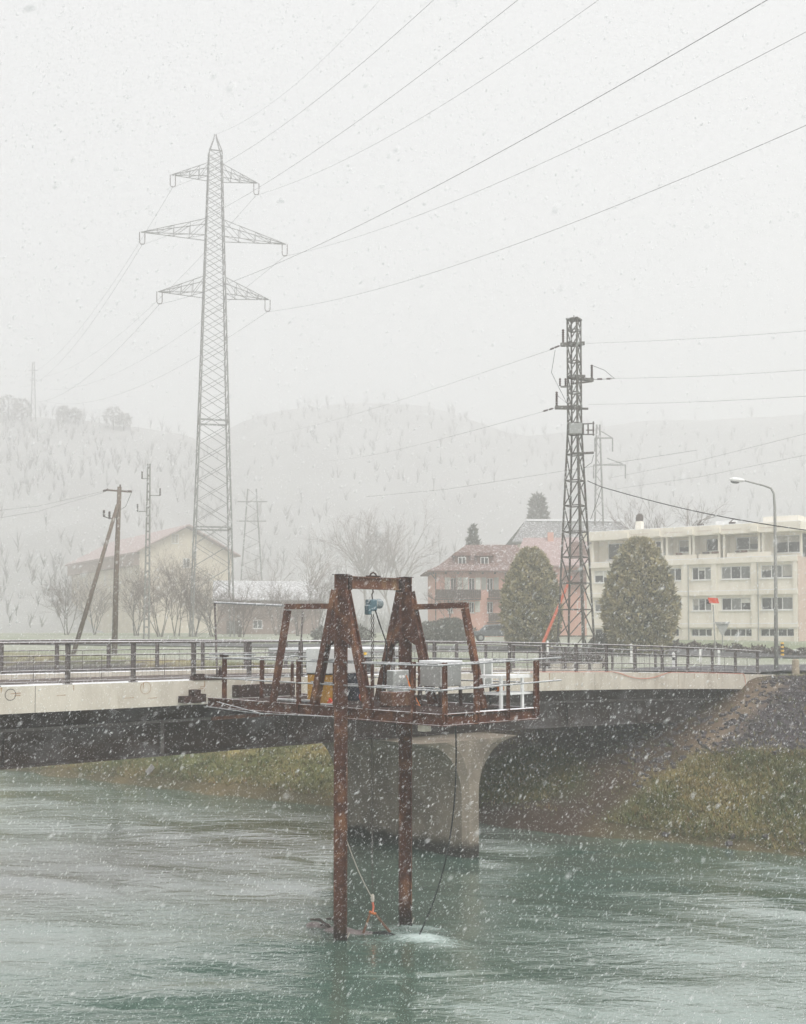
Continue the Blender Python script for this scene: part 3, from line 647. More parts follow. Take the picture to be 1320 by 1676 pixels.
b = MB(); b.lathe(B(6.91, 4.28, 5.195), [(.115 * math.cos(a) * 1.02, .10 * math.sin(a)) for a in np.linspace(math.pi * .36, .03, 6)], 12, (.55, -.8, -.1)); b.build('white_cap', white, by, smooth=True)
cbx = thing('control_box', zd(7.0, 6.05), 'grey control box with two white gauges on a rusty red machine base', 'control box')
b = MB(); b.obox(B(6.55, 5.75, 5.24), BU * .36, BV * .22, Vector((0, 0, .16))); b.build('machine_base', rust_l, cbx, bevel=.02)
b = MB(); b.obox(B(6.55, 5.75, 5.64), BU * .24, BV * .12, Vector((0, 0, .23))); b.build('housing', greyp, cbx, bevel=.02)
for k in (-1, 1): MB().lathe(B(6.55 + .05 * k, 5.871, 5.72), [(0, .035), (.02, .03)], 10, BV).build('gauge', white, cbx)
b = MB(); b.obox(B(6.55, 5.88, 5.56), BU * .16, BV * .006, Vector((0, 0, .02))); b.build('nameplate', galv, cbx)
ob = MB(); ob.tube([B(q_[0] - .32, q_[1], q_[2]) for q_ in ((7.0, 5.88, 5.75), (7.02, 6.0, 5.5), (7.08, 6.15, 5.2), (7.02, 6.3, 5.1), (6.9, 6.25, 5.15), (6.92, 6.1, 5.45), (6.95, 6.0, 5.6))], .011, 5)
tag(ob.build('orange_cable', orange), 'orange cable looped on the platform beside the control box', 'cable')
ec = thing('electrical_cabinet', zd(7.7, 5.9), 'pale grey electrical cabinet with a snowy lid right of the gantry', 'cabinet')
b = MB(); b.obox(B(7.34, 6.3, 5.77), BU * .33, BV * .32, Vector((0, 0, .26))); b.build('housing', mat('cabinet_grey', (.36, .36, .35), (.29, .29, .28), 4, .6, c3=(.2, .15, .11), c3scale=5, c3lo=.6, c3hi=.7), ec, bevel=.01)
b = MB(); b.obox(B(7.34, 6.3, 6.055), BU * .35, BV * .34, Vector((0, 0, .025))); b.build('lid', snowm, ec, bevel=.01)
b = MB(); b.obox(B(7.34, 6.623, 5.77), BU * .29, BV * .004, Vector((0, 0, .23))); b.build('door', greyp, ec)
for u in (7.02, 7.66):
    for v in (5.98, 6.6): bar('leg', B(u, v, 5.076), B(u, v, 5.51), .06, .06, rust_d, ec)
pa = thing('folding_panel', zd(8.0, 7.4), 'two grey boards in a white frame standing at the platform railing', 'panel')
for k, u in enumerate((7.88, 8.14)):
    b = MB(); b.obox(B(u, 6.98, 5.79), BU * .115, BV * .012, Vector((0, 0, .29))); b.build('board', [greyp, greyp][k], pa)
for u in (7.75, 8.01, 8.27): bar('frame_post', B(u, 6.98, 5.46), B(u, 6.98, 6.12), .03, .04, white, pa)
for z in (5.49, 6.09): bar('frame_rail', B(7.765, 6.965, z), B(8.255, 6.965, z), .02, .03, white, pa)
for u in (7.8, 8.22): bar('foot', B(u, 6.98, 5.076), B(u, 6.98, 5.47), .03, .03, dark, pa)
tb = thing('work_table', zd(7.8, 7.7), 'white metal work table with a lower shelf under snow at the platform corner', 'table')
TU0, TU1, TV0, TV1 = 7.22, 8.24, 7.5, 8.2
for nm, z, t in (('table_top', 5.76, .03), ('shelf', 5.40, .02)):
    b = MB(); b.obox(B((TU0 + TU1) / 2, (TV0 + TV1) / 2, z), BU * (TU1 - TU0) / 2, BV * (TV1 - TV0) / 2, Vector((0, 0, t))); b.build(nm, white, tb)
for u in (TU0 + .05, TU1 - .3):
    for v in (TV0 + .04, TV1 - .04): bar('leg', B(u, v, 5.076), B(u, v, 5.73), .055, .055, white, tb)
sh = thing('hand_drill', B(7.62, 7.7, 5.42), 'orange and black hand drill lying on the shelf of the white table', 'tool')
b = MB(); b.lathe(B(7.62, 7.7, 5.49), [(0, .05), (.02, .065), (.2, .06), (.22, .03)], 8, BU); b.build('body', orange, sh); rod('chuck', B(7.45, 7.7, 5.48), B(7.62, 7.7, 5.49), .07, dark, sh); bar('grip', B(7.78, 7.7, 5.425), B(7.76, 7.7, 5.5), .05, .07, dark, sh)
pt = thing('pipe_wrench', B(UL + .3, 4.55, 5.10), 'small orange handled tool lying on the platform left of the gantry', 'tool')
b = MB(); b.tube([B(UL + .15, 4.3, 5.10), B(UL + .2, 4.6, 5.10), B(UL + .25, 4.8, 5.11)], .02, 6); b.build('handle', white, pt); b = MB(); b.prism([B(UL + .2, 4.45, 5.12), B(UL + .24, 4.62, 5.12), B(UL + .2, 4.52, 5.24)], BU * .05); b.build('jaw', redor, pt)
# thin pipe gate frame on the kerb and its foot plate
pg = thing('pipe_gate', px(343, 1108, 30.4), 'thin steel pipe frame rising from a rusty foot on the bridge kerb', 'pipe gate')
zk = ztop(5.7)
f0, f1, f2 = B(5.78, -.12, zk), px(352, 986, 30.2), px(463, 991, 27.2)
b = MB(); b.tube([f0, f1], .03, 6); b.build('upright', railm, pg); MB().tube([f1, f2], .032, 6).build('top_bar', galv, pg)
MB().tube([px(492, 1075, 31), px(496, 1000, 31.2)], .025, 6).build('stay', railm, pg)
b = MB(); b.obox(B(5.45, -.05, zk + .05), BU * .48, BV * .07, Vector((0, 0, .05))); b.obox(B(5.2, -.05, zk + .13), BU * .12, BV * .05, Vector((0, 0, .03))); b.prism([B(5.72, -.05, zk + .10), B(5.98, -.05, zk + .10), B(5.80, -.05, zk + .33)], BV * .03); b.build('foot', rust_d, pg)
b = MB(); cc = []
for i_ in np.linspace(10.5, 18.2, 40):
    u = i_ * 1.695; s = max(0, math.sin((i_ - 13.2) / 1.9 * math.pi)) if 13.2 < i_ < 15.1 else 0
    cc.append(B(u, .03 if s else .0, ztop(u) + .015 - .24 * s))
cc += [B(18.25 * 1.695, .03, ztop(31) - .1), B(18.3 * 1.695, .03, ztop(31) - .75)]
tag(b.tube(cc, .010, 6).build('orange_hose', orangep), 'orange hose along the top of the concrete edge with one drooping loop', 'hose')

# flat bed trailer parked on the bridge deck behind the gantry
tr = thing('flatbed_trailer', B(13, -3.5, ztop(13) - .13), 'low flatbed trailer with amber markers parked on the bridge behind the gantry', 'trailer')
zt_ = ztop(12.5) - .13
b = MB(); b.obox(B(12.6, -3.6, zt_ + .72), BU * 2.0, BV * .85, Vector((0, 0, .10))); b.build('bed', greyp, tr)
b = MB(); b.obox(B(12.6, -3.6, zt_ + .85), BU * 1.98, BV * .83, Vector((0, 0, .025))); b.build('snow_cover', snowm, tr)
for u in (11.9, 13.1):
    b = MB(); b.obox(B(u, -2.742, zt_ + .70), BU * .06, BV * .008, Vector((0, 0, .05))); b.build('marker', mat('amber' + str(u), (.8, .5, .03)), tr)
for u in (12.3, 13.2):
    for v in (-2.9, -4.3): MB().lathe(B(u, v - .09, zt_ + .31), [(0, .25), (.02, .3), (.16, .3), (.18, .25)], 14, BV).build('wheel', dark, tr)
bar('drawbar', B(14.6, -3.6, zt_ + .66), B(15.6, -3.6, zt_ + .5), .08, .08, rust_d, tr); bar('stand', B(15.5, -3.6, zt_ + .0), B(15.5, -3.6, zt_ + .5), .06, .06, rust_d, tr)

# ------------------------------------------------------------------ lattice towers
def lattice(t, m, c0, axa, axb, levels, leg_w, br_w, xb=True, horiz=True, near=1.0):
    """four legs, face braces and horizontals; levels: list of (z, half side)"""
    def cor(k, i):
        z, hs = levels[i]; sa, sb = ((-1, -1), (1, -1), (1, 1), (-1, 1))[k]
        q = Vector(c0) + axa * sa * hs + axb * sb * hs; q.z = z; return q
    n_ = len(levels)
    for k in range(4):
        b = MB(); b.tube([cor(k, i) for i in range(n_)], [leg_w * (near if k == 0 else 1) * (.7 + .3 * (1 - i / n_)) for i in range(n_)], 4); b.build('leg', m, t)
    for i in range(n_ - 1):
        for k in range(4):
            k2 = (k + 1) % 4
            if xb: bar('brace', cor(k, i), cor(k2, i + 1), br_w, br_w, m, t)
            else: bar('brace', cor((1, 2, 2, 3)[k], i), cor((0, 1, 3, 0)[k], i + 1), br_w, br_w, m, t)
            if xb: bar('brace', cor(k2, i), cor(k, i + 1), br_w, br_w, m, t)
            if horiz and i: bar('horizontal', cor(k, i), cor(k2, i), br_w * 1.2, br_w * 1.2, m, t)
    return cor
# tall transmission tower
PY = 120.0; PC = Vector((-19.75, PY, 0)); AA = Vector((.968, .25, 0)); AL = Vector((-.25, .968, 0))
def pz(y, Y=PY): return px(350, y, Y).z
tw = thing('transmission_tower', (PC.x, PC.y, 6.1), 'tall lattice power pylon with three crossarms fading into the snow', 'pylon')
zb, zt = 6.0, pz(250); hs0, hs1 = 2.12, .66
lv = []; z = zb
while z < zt - .5:
    hs = hs0 + (hs1 - hs0) * (z - zb) / (zt - zb); lv.append((z, hs)); z += 1.22 * hs
lv.append((zt, hs1))
pcor = lattice(tw, pylonm, PC, AA, AL, lv, .085, .05, True, False)
for y in (691, 865):
    z = pz(y); hs = hs0 + (hs1 - hs0) * (z - zb) / (zt - zb)
    for a, c in (((-1, -1), (1, -1)), ((1, -1), (1, 1)), ((1, 1), (-1, 1)), ((-1, 1), (-1, -1))):
        bar('horizontal', Vector((PC.x, PC.y, z)) + AA * a[0] * hs + AL * a[1] * hs, Vector((PC.x, PC.y, z)) + AA * c[0] * hs + AL * c[1] * hs, .1, .16, pylonm, tw)
ap = Vector((PC.x, PC.y, pz(220)))
for sa, sb in ((-1, -1), (1, -1), (1, 1), (-1, 1)):
    q = Vector((PC.x, PC.y, zt)) + AA * sa * hs1 + AL * sb * hs1
    MB().tube([q, q.lerp(ap, .75), ap + AA * .08 * sa], .065, 5).build('peak_member', pylonm, tw)
bar('horizontal', Vector((PC.x, PC.y, zt)) - AA * hs1 - AL * hs1, Vector((PC.x, PC.y, zt)) + AA * hs1 - AL * hs1, .1, .1, pylonm, tw)
TIPS = {}
for nm, yb_, yu_, half in (('top', 293, 271, 4.5), ('mid', 390, 363, 7.55), ('low', 484, 457, 5.75)):
    zb_, zu_ = pz(yb_), pz(yu_); hs = hs0 + (hs1 - hs0) * (zb_ - zb) / (zt - zb)
    for s in (-1, 1):
        tip = Vector((PC.x, PC.y, zb_)) + AA * s * half
        ca = MB()
        for t in (-1, 1):
            lo = Vector((PC.x, PC.y, zb_)) + AA * s * hs + AL * t * hs; hi = Vector((PC.x, PC.y, zu_)) + AA * s * hs * .95 + AL * t * hs * .95
            ca.tube([lo, tip], .042, 4); ca.tube([hi, tip], .042, 4)
            for q in (.25, .5, .75):
                ca.tube([lo.lerp(tip, q), hi.lerp(tip, q)], .03, 4); ca.tube([lo.lerp(tip, q), hi.lerp(tip, q - .25)], .03, 4)
        for q in (0, .3, .6): ca.tube([(Vector((PC.x, PC.y, zb_)) + AA * s * hs - AL * hs).lerp(tip, q), (Vector((PC.x, PC.y, zb_)) + AA * s * hs + AL * hs).lerp(tip, min(1, q + .3))], .03, 4)
        arm = ca.build('crossarm', pylonm, tw)
        ib = MB(); tp = tip - AA * s * .15
        for t in (-1, 1): ib.tube([tp + AA * .27 * t, tp + AA * .27 * t + Vector((0, 0, -1.05)), tp + AA * .16 * t + Vector((0, 0, -1.25))], .045, 6)
        ib.tube([tp + AA * -.17 + Vector((0, 0, -1.25)), tp + AA * .17 + Vector((0, 0, -1.25))], .05, 6); ib.build('insulator_string', insul, tw)
        TIPS[nm, s] = tp + Vector((0, 0, -1.3))
wire_m = mat('conductor', (.16, .16, .165), None, rough=.7)
def span(label, p0, ex, ey, d=(-.45, 1), sag=3.0, rad=.014, group='conductors rising from the pylon to the upper right'):
    """conductor leaving p0 towards the near side, hung so that it passes pixel (ex, ey)"""
    d = -Vector((d[0], d[1], 0)).normalized(); b_ = (CY - ey) / F; dy = math.cos(PITCH) - b_ * math.sin(PITCH); a = (ex - CX) / F / dy
    s = (p0.x - a * p0.y) / (a * d.y - d.x); Y = p0.y + d.y * s; ze = px(ex, ey, Y).z; pts = []
    for q in np.linspace(0, 1.6, 60):
        w_ = p0 + d * q * s; w_.z = p0.z + (ze - p0.z) * q - 4 * sag * q * (1 - q) / 2.2; pts.append(w_)
    o = MB().tube(pts, rad, 5).build('power_line', wire_m, fix=False); tag(o, label, 'power line', group); return o
span('power line from the tip of the upper left crossarm to the upper right', TIPS['top', -1], 710, 0, rad=.013)
span('power line from the upper right crossarm of the pylon to the sky edge', TIPS['top', 1], 980, 0, rad=.013)
span('power line from the middle left crossarm passing behind the pylon body', TIPS['mid', -1], 848, 0, rad=.011)
span('power line from the middle right crossarm to the right edge', TIPS['mid', 1], 1320, 52)
span('power line from the lower left crossarm passing behind the pylon', TIPS['low', -1], 1256, 0, rad=.014)
span('lowest power line, from the lower right crossarm to the right', TIPS['low', 1], 1320, 205)
span('thin earth wire from the very peak of the pylon', ap, 622, 0, rad=.009)
far_pole = px(55, 668, 285)
for (k, lb) in (((('top', -1)), 'faint wire from the upper left crossarm back to the hill'), (('mid', -1), 'faint wire from the middle left crossarm back to the hill'), (('low', -1), 'faint wire from the lower left crossarm back to the hill'), (('top', 1), 'faint wire from the upper right crossarm back to the hill'), (('mid', 1), 'faint wire from the middle right crossarm back to the hill'), (('low', 1), 'faint wire from the lower right crossarm back to the hill')):
    p0 = TIPS[k]; e = Vector((far_pole.x + .45 * (p0.x - PC.x), far_pole.y + .2 * (p0.x - PC.x), far_pole.z + {'top': 8, 'mid': 5, 'low': 2}[k[0]]))
    pts = [p0.lerp(e, t) - Vector((0, 0, 4 * 4.0 * t * (1 - t))) for t in np.linspace(0, 1, 30)]
    tag(MB().tube(pts, .018, 5).build('power_line', wire_m, fix=False), lb, 'power line', 'wires running back from the pylon to the hill')

# medium voltage lattice tower
MY = 56.0; mc_ = px(943.5, 1095, MY); MC = Vector((mc_.x, MY, 0)); th = R(45 + 14)
MA = Vector((math.cos(th), math.sin(th), 0)); MBv = Vector((-math.sin(th), math.cos(th), 0))
def mz(y): return px(943, y, MY).z
mt = thing('lattice_mast', (MC.x, MC.y, 4.9), 'green grey lattice electricity mast carrying insulators and a switch box', 'mast')
lv2 = []
for y in (1097, 1041, 997.6, 954.3, 912, 870.6, 827.9, 786.9, 744.4, 711, 693, 665, 643, 616, 592, 564.5, 541, 522):
    hw = 11.6 if y < 700 else 11.6 + 22 * (y - 700) / 397
    lv2.append((mz(y), hw / F * MY / math.cos(R(14)) / math.sqrt(2) * (1.0)))
mcor = lattice(mt, towerm, MC, MA, MBv, lv2, .055, .042, False, True, 1.3)
for k in range(4):
    q = mcor(k, 0); b = MB(); b.obox((q.x, q.y, 4.95), Vector((.25, 0, 0)), Vector((0, .25, 0)), Vector((0, 0, .25))); b.build('footing', concrete, mt)
b = MB(); b.tube([(MC.x + .25, MC.y - .5, 5.0), (MC.x + .05, MC.y - .3, mz(700))], .035, 6); b.build('cable_riser', greyp, mt)
b = MB(); b.obox((MC.x, MC.y, mz(523)), MA * .3, MBv * .3, Vector((0, 0, .04))); b.tube([(MC.x, MC.y, mz(524)), (MC.x, MC.y, mz(516))], .02, 5); b.build('top_plate', towerm, mt)
def mp_(x, y, dy=0): return px(x, y, MY + dy)
for (p_, q_, w_) in (((918, 564), (957, 562), .16), ((918, 565.5), (950, 566), .10), ((936, 619), (972, 622), .14), ((930, 617), (958, 617), .18), ((938, 628), (970, 624), .08), ((909, 667), (953, 667), .16), ((909, 668.5), (963, 669), .09), ((918, 633), (938, 633), .07), ((937, 742.5), (972, 741), .10)):
    bar('bracket_arm', mp_(*p_), mp_(*q_), w_, w_, towerm, mt)
def insulator(a, c, r, parent=mt, n_=7):
    a, c = Vector(a), Vector(c); d = c - a; L_ = d.length; prof = []
    for i in range(n_): prof += [(L_ * i / n_, r * .45), (L_ * (i + .3) / n_, r), (L_ * (i + .7) / n_, r)]
    prof.append((L_, r * .4)); return MB().lathe(a, prof, 8, d).build('insulator', insul, parent)
insulator(mp_(922, 563), mp_(922, 539), .065); insulator(mp_(969, 620), mp_(969, 597), .065); insulator(mp_(911.5, 665), mp_(911.5, 641), .065)
for x in (917, 926, 936): insulator(mp_(x, 632), mp_(x, 619), .055, n_=4)
for a, c in (((916, 566), (908, 569)), ((907, 569.5), (901, 572)), ((978, 620.5), (986, 620.3)), ((993, 620), (1001, 619.7)), ((905, 668.5), (899, 670.5)), ((897, 671), (890, 673))): insulator(mp_(*a), mp_(*c), .05, n_=4)
bar('strain_rod', mp_(970, 621.5), mp_(1007, 619.5), .02, .02, towerm, mt)
bar('strain_rod', mp_(918, 565), mp_(899, 573), .02, .02, towerm, mt); bar('strain_rod', mp_(909, 667.5), mp_(888, 674), .02, .02, towerm, mt)
b = MB(); b.obox(mp_(942, 702, -.3), Vector((.30, 0, 0)), Vector((0, .2, 0)), Vector((0, 0, .25))); b.build('switch_box', greyp, mt)
for (p_, q_) in (((955, 693), (955, 712)), ((971.5, 690), (971.5, 713)), ((963, 693), (963, 712)), ((953, 711), (973, 711)), ((953, 694), (973, 693)), ((960, 704), (973, 704))): bar('basket_rail', mp_(*p_), mp_(*q_), .05, .05, towerm, mt)
for pts in (((911, 646), (928, 660), (903, 610), (909, 573)), ((972, 745), (969, 757), (958, 765), (950, 790)), ((969, 598), (990, 606), (1005, 619))):
    MB().tube([mp_(*q) for q in pts], .012, 5).build('jumper', dark, mt)
for k, (p_, e_, yy, lb) in enumerate((((960, 562), (1320, 537), 40, 'thin wire from the mast top to the right edge'), ((1007, 619.5), (1320, 601), 40, 'thin wire from the strain insulator of the mast to the right'), ((963, 662), (1320, 644), 40, 'thin wire from the lower mast bracket to the right'), ((900, 573), (480, 700), 150, 'thin wire from the mast top to the far left'), ((888, 674), (560, 748), 150, 'thin wire from the lower left mast bracket to the far left'))):
    a = mp_(*p_); c = px(e_[0], e_[1], yy); ext = c + (c - a) * (.4 if yy < 60 else .3)
    tag(MB().tube([a.lerp(ext, t) - Vector((0, 0, (.12 if yy < 60 else .5) * math.sin(math.pi * t))) for t in np.linspace(0, 1, 20)], .005 if yy < 60 else .007, 5).build('overhead_wire', wire_m, fix=False), lb, 'wire')
a = mp_(962, 787); c = px(985, 797, 54); e = px(1320, 862, 40)
tw_c = MB(); tw_c.tube([a, c] + [c.lerp(e + (e - c) * .2, t) - Vector((0, 0, .25 * math.sin(math.pi * t))) for t in np.linspace(.06, 1, 18)], .020, 6)
tag(tw_c.build('bundled_cable', dark), 'thick dark bundled cable sloping from the mast across the apartment block', 'cable')
tag(MB().tube([c, px(978, 820, 54.5), px(967, 850, 55.6)], .012, 5).build('drop_cable', dark), 'thin cable dropping from the bundled cable back to the mast', 'cable')
for (x0, y0, x1, y1, lb) in ((1000, 782, 1320, 706, 'faint far wire above the bare tree, uppermost'), (1010, 800, 1320, 741, 'faint far wire just above the apartment roof'), (600, 813, 905, 770, 'faint far wire over the pink house')):
    a, c = px(x0, y0, 170), px(x1, y1, 130); tag(MB().tube([a, a.lerp(c, .5) - Vector((0, 0, .5)), c + (c - a) * .5], .02, 5).build('overhead_wire', wire_m, fix=False), lb, 'wire')

# wooden pole with raking strut
WY_ = 75.0
wp = thing('wooden_pole', px(187, 1068, WY_), 'snow flecked wooden utility pole propped by a leaning strut', 'utility pole')
def wq(x, y, d=0): return px(x, y, WY_ + d)
MB().tube([wq(187.5, 1075), wq(191, 930), wq(196, 797)], [.19, .165, .135], 10).build('pole', wood, wp, smooth=True)
MB().tube([wq(120, 1072, -1), wq(158, 945, -.6), wq(193, 826, -.25)], [.15, .13, .115], 10).build('strut', wood, wp, smooth=True)
bar('crossarm', wq(174, 802), wq(216, 805), .12, .10, wood, wp)
insulator(wq(178, 801), wq(169, 804), .08, wp, 4); insulator(wq(208, 804.5), wq(216, 804), .08, wp, 4); insulator(wq(197, 797), wq(197.3, 793), .06, wp, 2)
MB().tube([wq(170, 845), wq(180, 849), wq(191, 847)], .035, 6).build('bracket', towerm, wp)
insulator(wq(170.5, 846), wq(170.5, 835), .085, wp, 4); insulator(wq(179.5, 848), wq(179.5, 837), .085, wp, 4)
for q in (((216, 805), (206, 829)), ((206, 829), (198, 834))): MB().tube([wq(*q[0]), wq(*q[1])], .014, 5).build('jumper', dark, wp)
for (e_, lb) in (((-60, 842), 'thin wire leaving the wooden pole to the left, upper'), ((-60, 858), 'thin wire leaving the wooden pole to the left, lower')):
    a = wq(170, 804 if e_[1] < 850 else 806); c = px(e_[0], e_[1], 66); tag(MB().tube([a, a.lerp(c, .5) - Vector((0, 0, .25)), c], .008, 5).build('overhead_wire', wire_m, fix=False), lb, 'wire')
# slim concrete mast with L brackets
LY = 98.0
lm = thing('slim_mast', px(239.5, 1046, LY), 'slim pale ladder mast with three single insulator brackets', 'mast')
paleM = mat('pale_mast', (.26, .255, .24), (.2, .2, .19), 4, .9)
def lq(x, y): return px(x, y, LY)
for s in (-1, 1): MB().tube([lq(240 + 4.2 * s, 1046), lq(244.2 + 1.8 * s, 759)], [.085, .06], 4).build('stile', paleM, lm)
for k in range(22):
    t = (k + .5) / 22; w_ = 4.2 + (1.8 - 4.2) * t; xc = 240 + 4.2 * t; y = 1046 - 287 * t
    bar('rung', lq(xc - w_, y), lq(xc + w_, y), .10, .14, paleM, lm)
for x0, x1, y in ((244, 233, 783.5), (245, 262.5, 811), (241, 225.5, 837)):
    bar('arm', lq(x0, y), lq(x1, y), .06, .06, towerm, lm); insulator(lq(x1, y), lq(x1, y - 12), .075, lm, 4)

def far_tower(name, label, Y, base, top, bw, tw_, arms, cat='pylon', m=pylonm):
    t = thing(name, px(*base, Y), label, cat); b0, t0 = px(*base, Y), px(*top, Y)
    for s in (-1, 1): MB().tube([b0 + Vector((s * bw / 2, 0, 0)), t0 + Vector((s * tw_ / 2, 0, 0))], .12, 4).build('leg', m, t)
    k = 12; 
    for i in range(k):
        t1, t2 = i / k, (i + 1) / k; w1, w2 = bw + (tw_ - bw) * t1, bw + (tw_ - bw) * t2
        s = 1 if i % 2 else -1
        bar('brace', b0.lerp(t0, t1) + Vector((s * w1 / 2, 0, 0)), b0.lerp(t0, t2) - Vector((s * w2 / 2, 0, 0)), .08, .08, m, t)
    for (x0, x1, y, drop) in arms:
        bar('crossarm', px(x0, y, Y), px(x1, y, Y), .16, .16, m, t)
        if drop:
            for xx in (x0, x1):
                bar('insulator_string', px(xx, y, Y), px(xx, y + drop, Y), .12, .12, m, t)
            xm = (x0 + x1) / 2 - 4; bar('tie', px(xm, y - drop * .5, Y), px(x1, y, Y), .1, .1, m, t)
far_tower('portal_pylon', 'faint two legged pylon with two crossbars right of the tall pylon', 190, (412, 950), (413, 800), 3.4, 1.4, ((389, 438, 821, 0), (388, 436, 853, 0)))
far_tower('distant_pylon', 'faint pylon with right hand arms behind the lattice mast', 150, (981, 860), (979.5, 695), 1.1, .4, ((974, 1003, 717, 22), (972, 1024, 761, 22)))
far_tower('hilltop_pole', 'barely visible pole with crossarms on the hill at far left', 285, (55, 690), (55, 592), 1.2, .4, ((48, 62, 606, 0), (49, 61, 622, 0)))

# ------------------------------------------------------------------ buildings
class Face:
    """a wall plane: origin at its left foot, r runs to the right, n points outward"""
    def __init__(s, o, r): s.o = Vector(o); s.r = Vector(r).normalized(); s.n = Vector((s.r.y, -s.r.x, 0)); s.up = Vector((0, 0, 1))
    def p(s, a, z, d=0):
        q = s.o + s.r * a + s.n * d; q.z = z; return q
    def box(s, b, a0, a1, z0, z1, d0, d1, m=0): return b.obox(s.p((a0 + a1) / 2, (z0 + z1) / 2, (d0 + d1) / 2), s.r * abs(a1 - a0) / 2, s.n * abs(d1 - d0) / 2, s.up * abs(z1 - z0) / 2, m)
    def wall(s, name, a0, a1, z0, z1, holes, th, m, parent):
        """wall slab of thickness th with real openings: holes (a0,a1,z0,z1)"""
        b = MB(); zs_ = sorted({z0, z1, *[h_[2] for h_ in holes], *[h_[3] for h_ in holes]})
        for q0, q1 in zip(zs_[:-1], zs_[1:]):
            zm = (q0 + q1) / 2; cuts = sorted((h_[0], h_[1]) for h_ in holes if h_[2] < zm < h_[3]); c = a0
            for c0, c1 in cuts:
                if c0 > c: s.box(b, c, c0, q0, q1, -th, 0)
                c = max(c, c1)
            if c < a1: s.box(b, c, a1, q0, q1, -th, 0)
        return b.build(name, m, parent)
    def window(s, a0, a1, z0, z1, parent, nm=2, d=-.12, fm=None, gm=None, sill=True, fw=.07, blinds=False):
        fm = fm or white; gm = gm or glass; b = MB(); w_ = a1 - a0
        s.box(b, a0, a0 + fw, z0, z1, d - .06, d); s.box(b, a1 - fw, a1, z0, z1, d - .06, d)
        s.box(b, a0 + fw, a1 - fw, z0, z0 + fw, d - .06, d); s.box(b, a0 + fw, a1 - fw, z1 - fw, z1, d - .06, d)
        for k in range(1, nm): s.box(b, a0 + w_ * k / nm - fw * .55, a0 + w_ * k / nm + fw * .55, z0 + fw, z1 - fw, d - .058, d - .002)
        o = b.build('window', fm, parent)
        for k in range(nm):
            if blinds and random.random() < .4:
                hb = random.choice((.2, .35, .5, .8)); b = MB(); s.box(b, a0 + w_ * k / nm + fw * .7, a0 + w_ * (k + 1) / nm - fw * .7, z1 - fw - (z1 - z0) * hb, z1 - fw - .01, d - .029, d - .022); b.build('blind', random.choice((blindm, blindm, shutterm)), o)
            b = MB(); s.box(b, a0 + w_ * k / nm + fw * .6, a0 + w_ * (k + 1) / nm - fw * .6, z0 + fw, z1 - fw, d - .045, d - .03); b.build('pane', gm if not isinstance(gm, list) else gm[k % len(gm)], o)
        if sill:
            b = MB(); s.box(b, a0 - .08, a1 + .08, z0 - .07, z0 - .001, d, .09); b.build('sill', fm, o)
        return o
# --- apartment block
AC = Vector((32.35, 95.0, 0)); ad = Vector((-.814, .581, 0))
AW = 19.0; AF = Face(AC + ad * AW, -ad)
def fa(x):
    """distance along the facade that shows at pixel column x"""
    a = (x - CX) / F; t = (AC.x - a * AC.y) / (a * ad.y - ad.x); return AW - t
ap_ = thing('apartment_block', AF.p(AW / 2, 6.0), 'cream four level apartment block with bands of windows and a set back top floor', 'building')
ZW = dict(base=5.6, b0=6.35, b1=7.02, s3=7.1, s3t=7.42, r30=8.55, r31=9.62, s2=9.85, s2t=10.22, r20=11.2, r21=12.3, s1=12.55, s1t=13.0, top=15.05, roof=15.85)
cols_px = [(962, 968), (1066, 1074), (1117, 1127), (1166, 1174), (1231, 1240), (1300, 1306)]
win_px = [(973, 1002, 2), (1024, 1060, 3), (1083, 1116, 3), (1133, 1164.5, 3), (1181, 1229, 3), (1246, 1298, 3)]
holes = []
for x0, x1, k in win_px:
    for q0, q1 in (('r30', 'r31'), ('r20', 'r21')): holes.append((fa(x0), fa(x1), ZW[q0], ZW[q1]))
bw_px = [(973, 1000, 1), (1066, 1112, 1), (1131, 1168, 2), (1183, 1233, 3), (1244, 1303, 3)]
bh = [(fa(x0), fa(x1) - .05, ZW['b0'], ZW['b1']) for x0, x1, k in bw_px]
AF.wall('wall', 0, AW, ZW['base'], ZW['s1'], holes + bh, .3, cream, ap_)
gi = 0
for x0, x1, k in win_px:
    for q0, q1 in (('r30', 'r31'), ('r20', 'r21')):
        gi += 1; AF.window(fa(x0), fa(x1), ZW[q0], ZW[q1], ap_, k, blinds=True, gm=[[glass, curtain, glass], [curtain, glass, curtain], [glass, glass, curtain]][gi % 3])
for (a0, a1, z0, z1), (x0, x1, k) in zip(bh, bw_px): AF.window(a0, a1, z0, z1, ap_, k + 1, sill=False, gm=glass)
for q0, q1 in (('s3', 's3t'), ('s2', 's2t'), ('s1', 's1t')):
    b = MB(); AF.box(b, -.05, AW + .0, ZW[q0], ZW[q1], .003, .22); b.build('floor_band', cream, ap_)
    b = MB(); AF.box(b, -.05, AW, ZW[q1] + .002, ZW[q1] + .05, .1, .21); b.build('snow_ledge', snowm, ap_)
for x0, x1 in cols_px:
    for q0, q1 in (('base', 's3'), ('s3t', 's2'), ('s2t', 's1')):
        b = MB(); AF.box(b, fa(x0), min(fa(x1), AW), ZW[q0], ZW[q1] - .003, .003, .16); b.build('pilaster', cream, ap_)
